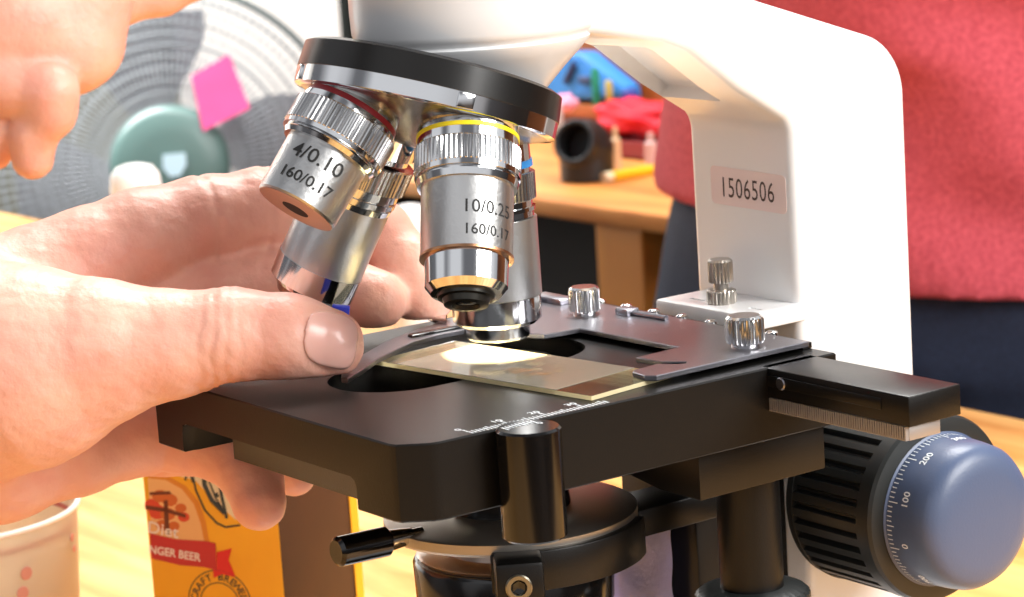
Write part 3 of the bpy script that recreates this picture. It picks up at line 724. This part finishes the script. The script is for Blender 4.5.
# yellow pencil
a0 = onz(604, 178, ZT+4); a1 = onz(676, 165.5, ZT+4); dv = (a1-a0); 
pc = thing('pencil', 'yellow pencil lying on the far bench in front of the dark red box', 'pencil', tuple((a0+a1)/2-V(0, 0, 4)))
b = B(); lathe(b, [(0, 4), (dv.length-14, 4)], 6, frame(a0+dv.normalized()*7, dv)); obj('pencil_body', b, mat('pencil yellow', 'e8b414', .45), pc)
b = B(); lathe(b, [(0, 4.2), (7, 4.2)], 20, frame(a0, dv)); obj('eraser', b, mat('pale eraser', 'd9c9a8', .6), pc, smooth=40)
# blue pouch leaning on the splashback
pts = [(549, 96), (546, 88), (556, 62), (564, 50), (600, 50), (642, 84), (644, 96), (600, 98)]
Yp = yb+240; pp = [ony(x, y, Yp) for x, y in pts]
b = B(); Mx = Matrix.Translation((0, Yp, 0)) @ XZ
prism(b, [(p.x, p.z) for p in pp], 22, bev=5, M=Mx, seg=3)
po = thing('pouch', 'bright blue pouch with black strokes, leaning up behind the pipe elbow', 'pouch', (pp[0].x+60, Yp, min(p.z for p in pp)))
obj('pouch_body', b, mat('bright blue nylon', '2f86d6', .6, var=.25, vscale=20), po, smooth=40)
def stroke(px0, py0, px1, py1, wd, m, nm):
    s0 = ony(px0, py0, Yp-23); s1 = ony(px1, py1, Yp-23); b = B(); tube(b, [s0, s0.lerp(s1, .5), s1], wd, 8); return obj(nm, b, m, po, smooth=60)
stroke(566, 82, 575, 63, 3.2, mat('navy print', '17305c', .6), 'printed_stroke'); stroke(581, 80, 592, 80, 3.6, mat('navy print', '17305c', .6), 'printed_stroke')
# support for the pouch: wall shelf
b = B(); box(b, (-1375, yb+212, min(p.z for p in pp)-10), (-805, yb+245.5, min(p.z for p in pp)-.5), 1); obj('shelf', b, orangewood, None, label='narrow brown shelf above the far bench, under the blue pouch', cat='shelf')
def small(px, py, dy, rx, rz, m, nm, lb, cat, prof=None):
    p = bd(px, py, dy); b = B(); lathe(b, [(-rz, rx*.8), (-rz*.8, rx), (rz*.8, rx), (rz, rx*.6)], 24, Matrix.Translation(p)); return obj(nm, b, m, None, smooth=40, label=lb, cat=cat)
small(596, 88, 208, 3.5, 17, mat('green plastic', '138a6e', .5), 'marker', 'green marker pen clipped in front of the blue pouch', 'marker')
small(609, 90, 208, 3, 8, mat('yellow green plastic', 'b8ac4c', .5), 'glue_stick', 'short yellow-green stick right of the green marker', 'stick')
small(630, 97, 204, 7, 6, mat('navy plastic', '2a3f94', .5), 'bottle_cap', 'dark blue cap at the right end of the blue pouch', 'cap')
pk2 = bd(564, 103, 190); b = lump((pk2.x, pk2.y, pk2.z), 11, 9, 7, 1, 4, 1.6); obj('pink_cloth', b, mat('pale pink cloth', 'e79ab4', .8), None, smooth=180, label='small pale pink crumpled rag hanging above the pipe elbow', cat='rag')
small(551, 118, 150, 10, 13, mat('frosted white plastic', 'c9d0d2', .4), 'plastic_cup', 'frosted pale cup left of the pipe elbow', 'cup')

# --- fan
FC = at(170, 165, 2900); fn = (Vector(CAM)-FC).normalized(); Mfan = frame(FC, fn, tuple(CR))
kf = 2900/F
fan = thing('fan', 'large round pedestal fan with a wire guard and grey-green hub', 'fan', (FC.x, FC.y, -900))
RF = 178*kf
gm = mat('dark guard wire', '56605f', .5); gw = mat('pale guard wire', '878d90', .5)
b = B(); ring_torus(b, RF, 4.0, Mfan @ Matrix.Translation((0, 0, 10)), 128, 8)
gd = obj('guard', b, gm, fan, smooth=60)
b = B()
for i in range(9): 
    r = RF*(.40+.066*i); ring_torus(b, r, .7, Mfan @ Matrix.Translation((0, 0, 62-50*(r/RF)**3)), 96, 4)
for i in range(120):
    a = 2*PI*i/120; pts = [Mfan @ V(RF*q*math.cos(a), RF*q*math.sin(a), 62-50*q**3) for q in (.3, .5, .7, .85, 1)]
    tube(b, pts, 1.0, 4)
obj('front_grille', b, gw, gd)
b = B()
for i in range(60):
    a = 2*PI*i/60; pts = [Mfan @ V(RF*q*math.cos(a), RF*q*math.sin(a), -50+55*q**3) for q in (.25, .5, .7, .85, 1)]
    tube(b, pts, 1.0, 4)
for i in range(5): ring_torus(b, RF*(.45+.12*i), 1.2, Mfan @ Matrix.Translation((0, 0, -48+50*(.45+.12*i)**3)), 96, 4)
obj('rear_grille', b, gw, gd)
hubm = mat('grey green plastic', '56706b', .35)
b = B(); lathe(b, [(52, 58*kf), (58, 59*kf), (66, 57*kf), (70, 50*kf), (73, 30*kf), (74, 1)], 64, Mfan); hb = obj('hub_cap', b, hubm, fan, smooth=50); hb['label'] = 'grey-green hub cap with a pale emblem'
b = B(); 
emb = [(-11, 10), (11, 12), (12, 0), (6, -10), (-4, -12), (-11, -3)]
prism(b, [(x*kf, y*kf) for x, y in emb], 2, M=Mfan @ Matrix.Translation((2*kf, -16*kf*-1, 74)) if False else Mfan @ Matrix.Translation((4*kf, 0, 73.5))); obj('emblem', b, mat('pale emblem', 'b9d2dc', .4), hb)
blm = trans_mat('smoky blade plastic', 'b4b4bc', .35)
for i in range(4):
    a0 = math.radians(20+90*i); b = B(); n = 10; top = []; bot = []
    for j in range(n+1):
        q = j/n; r = RF*(.22+.68*q)
        aa = a0-.25*q; wdt = .42+.30*math.sin(PI*min(q*.9, 1))
        for lst, s in ((top, 1), (bot, -1)):
            an = aa+s*wdt*.62; lst.append((r*math.cos(an), r*math.sin(an), s*12))
    tv = [b.verts.new(Mfan @ V(*p)) for p in top]; bv = [b.verts.new(Mfan @ V(*p)) for p in bot]
    tv2 = [b.verts.new(Mfan @ (V(*p)+V(0, 0, 2))) for p in top]; bv2 = [b.verts.new(Mfan @ (V(*p)+V(0, 0, 2))) for p in bot]
    for j in range(n):
        b.faces.new((tv[j], tv[j+1], bv[j+1], bv[j])); b.faces.new((tv2[j+1], tv2[j], bv2[j], bv2[j+1]))
        b.faces.new((tv[j+1], tv[j], tv2[j], tv2[j+1])); b.faces.new((bv[j], bv[j+1], bv2[j+1], bv2[j]))
    b.faces.new((tv[0], bv[0], bv2[0], tv2[0])); b.faces.new((tv[-1], tv2[-1], bv2[-1], bv[-1]))
    obj('blade', b, blm, fan, smooth=40)
b = B(); lathe(b, [(-140, 45), (-130, 60), (-55, 62), (-45, 40), (50, 12)], 48, Mfan); obj('motor', b, hubm, fan, smooth=40)
back = FC - fn*95
b = B(); cyl(b, (back.x, back.y, -880), (back.x, back.y, back.z), 16); obj('pole', b, gm, fan, smooth=40)
b = B(); lathe(b, [(-900, 190), (-888, 188), (-875, 60), (-865, 18)], 64, Matrix.Translation((back.x, back.y, 0))); obj('base', b, gm, fan, smooth=40)
# pink sticky note on the guard
pts = [(191, 76), (229, 54), (250, 108), (203, 131)]
pn = [at(x, y, 2900-72) for x, y in pts]; b = B()
f0 = [b.verts.new(p) for p in pn]; f1 = [b.verts.new(p-fn*.8) for p in pn]; b.faces.new(f0); b.faces.new(f1[::-1])
for i in range(4): b.faces.new((f0[i], f1[i], f1[(i+1) % 4], f0[(i+1) % 4]))
bmesh.ops.recalc_face_normals(b, faces=b.faces)
obj('sticky_note', b, mat('hot pink paper', 'ee5190', .7, var=.15, vscale=30), None, label='hot pink square note stuck tilted on the fan guard', cat='note')
# white rounded flask in front of hub
def bottle(px, py, d, r, h, nm, lb, cat, m=None):
    p = at(px, py, d); b = B(); lathe(b, [(p.z-h, r*.9), (p.z-h+6, r), (p.z-r*.9, r), (p.z-r*.4, r*.93), (p.z-r*.1, r*.7), (p.z, r*.35), (p.z+.5, r*.05)], 48, Matrix.Translation((p.x, p.y, 0)))
    return obj(nm, b, m or mat('glossy white plastic', 'f4f4f2', .3), None, smooth=60, label=lb, cat=cat)
p = at(134, 165, 1500); bottle(134, 164, 1500, 15, p.z+149.8, 'white_bottle', 'white round-shouldered bottle in front of the fan hub', 'bottle')
p = at(409, 204, 1300); bottle(409, 204, 1300, 10.5, p.z+149.8, 'white_bottle', 'small white bottle seen between the objectives, behind the fingertips', 'bottle')
# dark cabinet behind fan (left) and black post right
c0 = at(-60, 0, 3350); c1 = at(174, 0, 3350)
b = B(); box(b, (-3880, c0.y-500, -900), (c1.x, c1.y, 560), 6); 
cb = thing('cabinet', 'dark olive grey cabinet standing behind the left half of the fan', 'cabinet', ((c1.x-3880)/2, c1.y-300, -900))
obj('cabinet_body', b, mat('olive grey laminate', '6f6d60', .5), cb)
b = B(); 
for i in range(2): pass
b.free()
c2 = at(348, 10, 3300); b = B(); box(b, (c2.x-8, c2.y-9, -900), (c2.x+8, c2.y+9, 700), 1); obj('post', b, mat('black metal post', '151a18', .4), None, label='thin black upright post right of the fan', cat='post')

# --- ginger beer carton
TL = at(141, 466, 800); TR = ony(287, 490, TL.y); dxc = (TR.x-TL.x)
def hz(v): return V(v.x, v.y, 0)
# front face direction: mostly facing camera, turned so that its right side shows
rr_ = hz(Vector(CR)).normalized(); ff_ = hz(Vector(_fw)).normalized()
def rotv(v, deg): return Matrix.Rotation(math.radians(deg), 3, 'Z') @ v
e1 = rotv(rr_, 22)      # along the front face, to the right, receding
e1 = rotv(rr_, -18); e2 = rotv(e1, 90)      # front comes towards camera at right edge; side face recedes to the right
wf = 44.5; ws = 62; hc = TL.z-ZT
Mc = Matrix((e1, e2, V(0, 0, 1))).transposed().to_4x4(); Mc.translation = V(TL.x, TL.y, ZT)
car = thing('ginger_beer_carton', 'yellow cardboard ginger beer carton with a red ribbon label, left of the microscope', 'carton', tuple(Mc @ V(wf/2, ws/2, 0)))
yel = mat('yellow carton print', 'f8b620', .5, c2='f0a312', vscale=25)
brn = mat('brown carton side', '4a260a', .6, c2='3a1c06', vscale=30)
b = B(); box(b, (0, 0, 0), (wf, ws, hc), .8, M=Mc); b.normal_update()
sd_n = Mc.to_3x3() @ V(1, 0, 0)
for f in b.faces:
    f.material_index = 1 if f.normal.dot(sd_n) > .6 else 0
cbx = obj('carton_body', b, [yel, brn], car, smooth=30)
b = B(); box(b, (wf+.02, ws-6, 0), (wf+.5, ws+.3, hc), .2, M=Mc); obj('carton_flap', b, yel, cbx)
Fc = Mc @ Matrix(((1, 0, 0, 0), (0, 0, -1, -.05), (0, 1, 0, 0), (0, 0, 0, 1)))   # local (x, z) on the front, third axis outwards
def onf(name, b, m, off=.05): 
    for v in b.verts: v.co = Fc @ (v.co+V(0, 0, off))
    return obj(name, b, m, cbx)
def fp(px, py):      # pixel -> front face coords
    n_ = -(e2); P0 = TL; q = Vector(ray(px, py)); t = (P0-Vector(CAM)).dot(n_)/q.dot(n_); Pw = Vector(CAM)+q*t; l = Mc.inverted() @ Pw; return (l.x, l.z)
def fpoly(pts):
    b = B(); v = [b.verts.new((max(.1, min(wf-.1, p[0])), p[1], 0)) for p in [fp(*q) for q in pts]]; f = b.faces.new(v); b.normal_update()
    if f.normal.z < 0: f.normal_flip()
    return b
cream = mat('cream print', 'ead9b0', .5); redp = mat('red ribbon print', 'c02a2c', .5); redd = mat('bright red print', 'da2222', .5); orp = mat('orange fruit print', 'c8642a', .5); dkp = mat('dark barrel print', '6b3018', .5); goldp = mat('gold line print', 'd8862a', .5); grp = mat('charcoal print', '33362e', .5)
onf('cream_panel', fpoly([(141, 464), (235, 462), (236, 520), (214, 500), (195, 480), (170, 474), (148, 474)]), cream, .03)
arcp = [(148, 474), (168, 476), (186, 486), (199, 502), (206, 522), (210, 545), (211, 566), (154, 560)]
onf('oval_edge', fpoly(arcp), goldp, .06)
onf('oval_panel', fpoly([(148, 478), (166, 480), (182, 489), (194, 504), (201, 524), (205, 545), (206, 560), (153, 556)]), mat('peach print', 'e6b070', .5), .09)
for k, (px, py, s) in enumerate(((152, 505, 8), (160, 496, 8), (170, 500, 8), (158, 512, 9), (168, 514, 8), (181, 508, 6), (184, 517, 6), (163, 525, 7), (174, 526, 6))):
    onf('fruit_print', fpoly([(px+s*math.cos(t*PI/5), py+s*.8*math.sin(t*PI/5)) for t in range(10)]), orp if k % 3 else mat('red orange print', 'd2452a', .5), .11+.004*k)
for q in ([(146, 505), (166, 508), (186, 514), (186, 518), (166, 512), (146, 509)], [(164, 500), (168, 500), (170, 534), (165, 534)], [(150, 492), (170, 491), (172, 494), (150, 495)]):
    onf('barrel_hoop', fpoly(q), dkp, .16)
def ftext(s, px, py, size, m, ang, sx=1, bold=.0, name='lettering'):
    x, z = fp(px, py); t = text_bm(s, size, sx, 0, 1, bold); R2 = Matrix.Translation((x, z, .2)) @ Matrix.Rotation(ang, 4, 'Z')
    for v in t.verts: v.co = R2 @ v.co
    for v in t.verts: v.co.x = max(.1, min(wf-.1, v.co.x))
    return onf(name, t, m)
ftext('Diet', 163, 535, 5.4, mat('white print', 'ead8c8', .5), -.16, 1.1, .06)
onf('red_ribbon', fpoly([(150, 533), (176, 539), (207, 541), (216, 543), (217, 570), (205, 567), (180, 565), (152, 558)]), redp, .18)
onf('ribbon_tail', fpoly([(217, 552), (232, 548), (229, 560), (236, 577), (222, 574), (214, 578), (213, 568), (217, 568)]), redd, .17)
ftext('GINGER BEER', 170, 556, 3.6, mat('white print', 'ead8c8', .5), -.13, .95, .09)
ftext('E', 178, 475, 5, grp, -.25, .8, .08); ftext('R', 189, 481, 7, grp, -.3, .9, .05); 
for wd_, ptsw in ((.3, ((191, 464), (196, 490), (205, 510), (217, 523), (226, 527), (240, 525))), (.75, ((203, 464), (205, 485), (212, 500), (225, 513))), (.28, ((210, 464), (209, 480), (216, 498), (226, 514))), (.5, ((219, 480), (222, 496), (227, 518))), (.6, ((216, 493), (218, 497))), (.3, ((208, 476), (216, 473), (222, 477)))):
    bb = B(); tube(bb, [V(*fp(x, y), 0) for x, y in ptsw], wd_, 6); onf('letter_stroke', bb, grp, .1)
x0, z0 = fp(220, 603); 
for r in (10.5, 6.5):
    bb = B(); ring_torus(bb, r, .16, Matrix.Translation((x0, z0, 0)), 48, 4); onf('seal_ring', bb, grp, .05)
for i, ch in enumerate('CRAFT BREWED'):
    a = math.radians(168-i*14.2); t = text_bm(ch, 3.2, 1, 0, 1, .04)
    Rr = Matrix.Translation((x0+7.4*math.cos(a), z0+7.4*math.sin(a), .1)) @ Matrix.Rotation(a-PI/2, 4, 'Z')
    if len(t.verts):
        for v in t.verts: v.co = Rr @ v.co
        onf('seal_lettering', t, grp, .05)
    else: t.free()

# --- plastic tub at lower left
cp = at(-50, 512, 850)
tub = thing('plastic_tub', 'translucent white plastic tub with pinkish print at the left edge, on the table', 'tub', (cp.x, cp.y, ZT))
Mt = Matrix.Translation((cp.x, cp.y, 0)); RT = 41
b = B(); lathe(b, [(ZT, RT*.86), (ZT+2, RT*.9), (cp.z-3, RT), (cp.z, RT+.8), (cp.z, RT-.6), (cp.z-3, RT-1.4), (ZT+4, RT*.87), (ZT+4, .2)], 80, Mt); tu = obj('tub_wall', b, trans_mat('frosted tub', 'f3ead8', .72), tub, smooth=50)
b = B(); ring_torus(b, RT+.4, 1.0, Mt @ Matrix.Translation((0, 0, cp.z)), 80, 8); obj('rim', b, mat('white rim', 'faf6ee', .3), tu, smooth=60)
b = B(); lathe(b, [(ZT+5, RT*.85), (ZT+22, RT*.88), (ZT+22, .2)], 64, Mt); obj('contents', b, mat('brown contents', '7e5a34', .6, var=.4, vscale=60), tub, smooth=40)
b = B(); ring_torus(b, RT-1.6, .8, Mt @ Matrix.Translation((0, 0, cp.z-6)), 80, 6); obj('red_line', b, mat('faded red', 'd46a5e', .5), tu, smooth=60)
ca = math.atan2(CAM[1]-cp.y, CAM[0]-cp.x)
for da, z, s in ((.55, -14, 2.2), (.50, -20, 2.2), (1.15, -9, 1.4), (1.17, -13, 1.2)):
    b = B(); a = ca+da; lathe(b, [(0, s), (.3, s*.9)], 16, frame((cp.x+(RT+.1)*math.cos(a), cp.y+(RT+.1)*math.sin(a), cp.z+z), V(math.cos(a), math.sin(a), 0))); obj('printed_dot', b, mat('pinkish print', 'd99a8a', .6), tu)

# --- film under the stage, and blue chip
def sheet(p00, p10, p01, p11, n, amp, seed, jag=0):
    b = B(); rnd = random.Random(seed); g = []
    for i in range(n+1):
        row = []
        for j in range(n+1):
            u, v = i/n, j/n; p = (p00*(1-u)+p10*u)*(1-v)+(p01*(1-u)+p11*u)*v
            nv = noise.noise_vector(p*.09+V(seed, 0, 0))*amp
            if j == n: nv.z += rnd.uniform(-jag, jag)
            row.append(b.verts.new(p+nv))
        g.append(row)
    for i in range(n):
        for j in range(n): b.faces.new((g[i][j], g[i+1][j], g[i+1][j+1], g[i][j+1]))
    bmesh.ops.solidify(b, geom=b.faces[:], thickness=.25)
    return b
yf = 44.5
b = sheet(ony(560, 700, yf), ony(678, 700, yf), ony(560, 512, yf), ony(671, 522, yf), 26, 1.6, 3, 1.5)
obj('plastic_film', b, mat('violet grey film', 'aaa8cf', .22, spec=.8, bump=.6, bscale=500), None, smooth=60, label='crinkled violet-grey plastic film standing behind the condenser', cat='plastic film')
pb = at(340, 312, 612)
b = B(); box(b, (-2.0, -1.0, -3), (2.2, 1.0, 1.6), .3, M=frame(pb, V(.1, -.1, 1), tuple(CR)) @ Matrix.Rotation(math.radians(12), 4, 'Y'))
obj('blue_plastic_strip', b, mat('royal blue plastic', '2c3fd0', .4), None, smooth=30, label='small royal blue plastic strip held between thumb and objective', cat='plastic strip')

# --- person behind the table
PC = at(935, 200, 1440); PC.y = max(PC.y, 640)
px_, py_ = PC.x, PC.y
def loc(X, Y): return X-px_, Y-py_
def body_f(X, Y, Z):
    def el(cx, cy, z0, z1, rx0, ry0, rx1, ry1):
        t = np.clip((Z-z0)/(z1-z0), 0, 1); rx = rx0+(rx1-rx0)*t; ry = ry0+(ry1-ry0)*t
        q = np.sqrt(((X-px_-cx)/rx)**2+((Y-py_-cy)/ry)**2); d = (q-1)*np.minimum(rx, ry)
        return np.maximum(d, np.maximum(z0-Z, Z-z1))
    d = el(0, 0, -160, 20, 178, 120, 142, 101)
    d = smin(d, el(0, 0, 20, 330, 142, 101, 190, 118), 30)
    d = smin(d, el(0, 5, 330, 420, 185, 100, 70, 60), 30)
    for s in (-1, 1): d = smin(d, capsule(X, Y, Z, (px_+s*88, py_, -170), (px_+s*95, py_, -520), 92, 62), 25); d = smin(d, capsule(X, Y, Z, (px_+s*95, py_, -520), (px_+s*98, py_, -850), 60, 42), 15)
    for s in (-1, 1):
        d = smin(d, capsule(X, Y, Z, (px_+s*195, py_, 370), (px_+s*235, py_-60, 150), 52, 42), 20)
        d = smin(d, capsule(X, Y, Z, (px_+s*235, py_-60, 150), (px_+s*60, py_-215, 215), 40, 30), 12)
        d = smin(d, capsule(X, Y, Z, (px_+s*60, py_-215, 215), (px_+s*20, py_-225, 225), 30, 28), 12)
        d = smin(d, capsule(X, Y, Z, (px_+s*98, py_, -855), (px_+s*105, py_-150, -872), 38, 28), 12)
    d = smin(d, capsule(X, Y, Z, (px_, py_, 400), (px_, py_-10, 490), 56, 54), 20)
    d = smin(d, capsule(X, Y, Z, (px_, py_-10, 560), (px_, py_+5, 600), 78, 80), 20)
    return d
Hlo = np.array([px_-330, py_-280, -900.]); Hhi = np.array([px_+330, py_+180, 700.])
P, Q = surface_nets(body_f, Hlo, Hhi, 12.)
per = thing('person', 'person in a heathered red t-shirt and navy jeans standing behind the table', 'person', (px_, py_, -900))
obj('body', net_bm(P, Q), skin, per, smooth=180)
cr2 = Vector(CR)
def hem(X, Y):
    a = (X-px_)*cr2.x+(Y-py_)*cr2.y     # across the view
    return -124 + np.clip(-(a+85)*.8, 0, 32)
def shirt_f(X, Y, Z):
    b_ = body_f(X, Y, Z)-15
    a = (X-px_)*cr2.x+(Y-py_)*cr2.y
    fold = 5.0*np.sin((a*.5+Z*1.2)*.045+1.2*np.sin(a*.02))+3.2*np.sin((a*1.1-Z*1.6)*.035+2)+1.2*np.sin((a*.2+Z)*.12)
    d = b_+fold*np.clip((Z+140)/80, .2, 1)
    d = np.maximum(d, hem(X, Y)-Z); d = np.maximum(d, Z-410)
    return np.maximum(d, np.abs(X-px_)-235)
P, Q = surface_nets(shirt_f, np.array([px_-260, py_-190, -165.]), np.array([px_+260, py_+160, 430.]), 6.)
def cloth_mat(name, c, c2, sc_=900):
    m = mat(name, c, .85, c2=c2, vscale=sc_, bump=1, bscale=1200); return m
sh = obj('t_shirt', net_bm(P, Q), cloth_mat('heathered red jersey', 'd45a66', 'b4404d', 380), per, smooth=180)
def jeans_f(X, Y, Z):
    a = (X-px_)*cr2.x+(Y-py_)*cr2.y
    d = body_f(X, Y, Z)-7+2.5*np.sin(a*.05+Z*.03)+1.5*np.sin(Z*.07)
    return np.maximum(np.maximum(d, Z+90), -860-Z)
P, Q = surface_nets(jeans_f, np.array([px_-230, py_-170, -880.]), np.array([px_+230, py_+160, -40.]), 9.)
obj('jeans', net_bm(P, Q), cloth_mat('navy denim', '222c44', '1b2338', 400), per, smooth=180)
def hair_f(X, Y, Z):
    d = capsule(X, Y, Z, (px_, py_-5, 580), (px_, py_+18, 610), 84, 84); return np.maximum(d, (560-Z)*.7-(Y-py_)*.7)
P, Q = surface_nets(hair_f, np.array([px_-110, py_-110, 480.]), np.array([px_+110, py_+120, 710.]), 9.)
obj('hair', net_bm(P, Q), mat('brown hair', '3a281c', .7), per, smooth=180)

# ================================================================== LIGHT
wd = bpy.data.worlds.new('room light'); sc.world = wd; wd.use_nodes = True; nt = wd.node_tree; bgn = nt.nodes['Background']
tc = nt.nodes.new('ShaderNodeTexCoord'); sx_ = nt.nodes.new('ShaderNodeSeparateXYZ'); nt.links.new(tc.outputs['Generated'], sx_.inputs[0])
rp = nt.nodes.new('ShaderNodeValToRGB'); nt.links.new(sx_.outputs['Z'], rp.inputs[0])
mr = nt.nodes.new('ShaderNodeMapRange'); mr.inputs['From Min'].default_value = -1; nt.links.new(sx_.outputs['Z'], mr.inputs['Value']); nt.links.new(mr.outputs[0], rp.inputs[0])
e = rp.color_ramp.elements; e[0].position = .42; e[0].color = (.16, .12, .10, 1); e[1].position = .62; e[1].color = (.95, .96, 1, 1)
nz = nt.nodes.new('ShaderNodeTexNoise'); nz.inputs['Scale'].default_value = 1.7; nz.inputs['Detail'].default_value = 1; nt.links.new(tc.outputs['Generated'], nz.inputs['Vector'])
r3 = nt.nodes.new('ShaderNodeValToRGB'); r3.color_ramp.elements[0].position = .42; r3.color_ramp.elements[0].color = (.22, .22, .23, 1); r3.color_ramp.elements[1].position = .55; nt.links.new(nz.outputs[0], r3.inputs[0])
mxw = nt.nodes.new('ShaderNodeMixRGB'); mxw.blend_type = 'MULTIPLY'; mxw.inputs[0].default_value = 1; nt.links.new(rp.outputs[0], mxw.inputs[1]); nt.links.new(r3.outputs[0], mxw.inputs[2])
nt.links.new(mxw.outputs[0], bgn.inputs[0]); bgn.inputs[1].default_value = .8
def area(name, loc, target, sx, sy, power, c):
    l = bpy.data.lights.new(name, 'AREA'); l.shape = 'RECTANGLE'; l.size = sx; l.size_y = sy; l.energy = power; l.color = c
    o = bpy.data.objects.new(name, l); col.objects.link(o); o.location = Vector(loc)
    o.rotation_euler = (Vector(target)-Vector(loc)).to_track_quat('-Z', 'Y').to_euler(); return o
area('window_light', (1.6, .7, 1.0), (0, 0, 0), 1.2, 1.0, 66, (1, .98, .95))
area('ceiling_light', (-.7, .9, 1.8), (-.2, 0, -.1), 1.4, .5, 70, (1, .98, .95))
area('wall_fill', (-2.6, .4, 1.5), (-3.9, 1.4, 0), 1.5, 1.5, 260, (1, 1, 1))  # unseen lamp aimed at the left wall to whiten it
sc.view_settings.view_transform = 'Standard'; sc.view_settings.look = 'None'; sc.view_settings.gamma = 1; sc.view_settings.exposure = 0.1
for o in bpy.data.objects:
    if 'root' in o: del o['root']
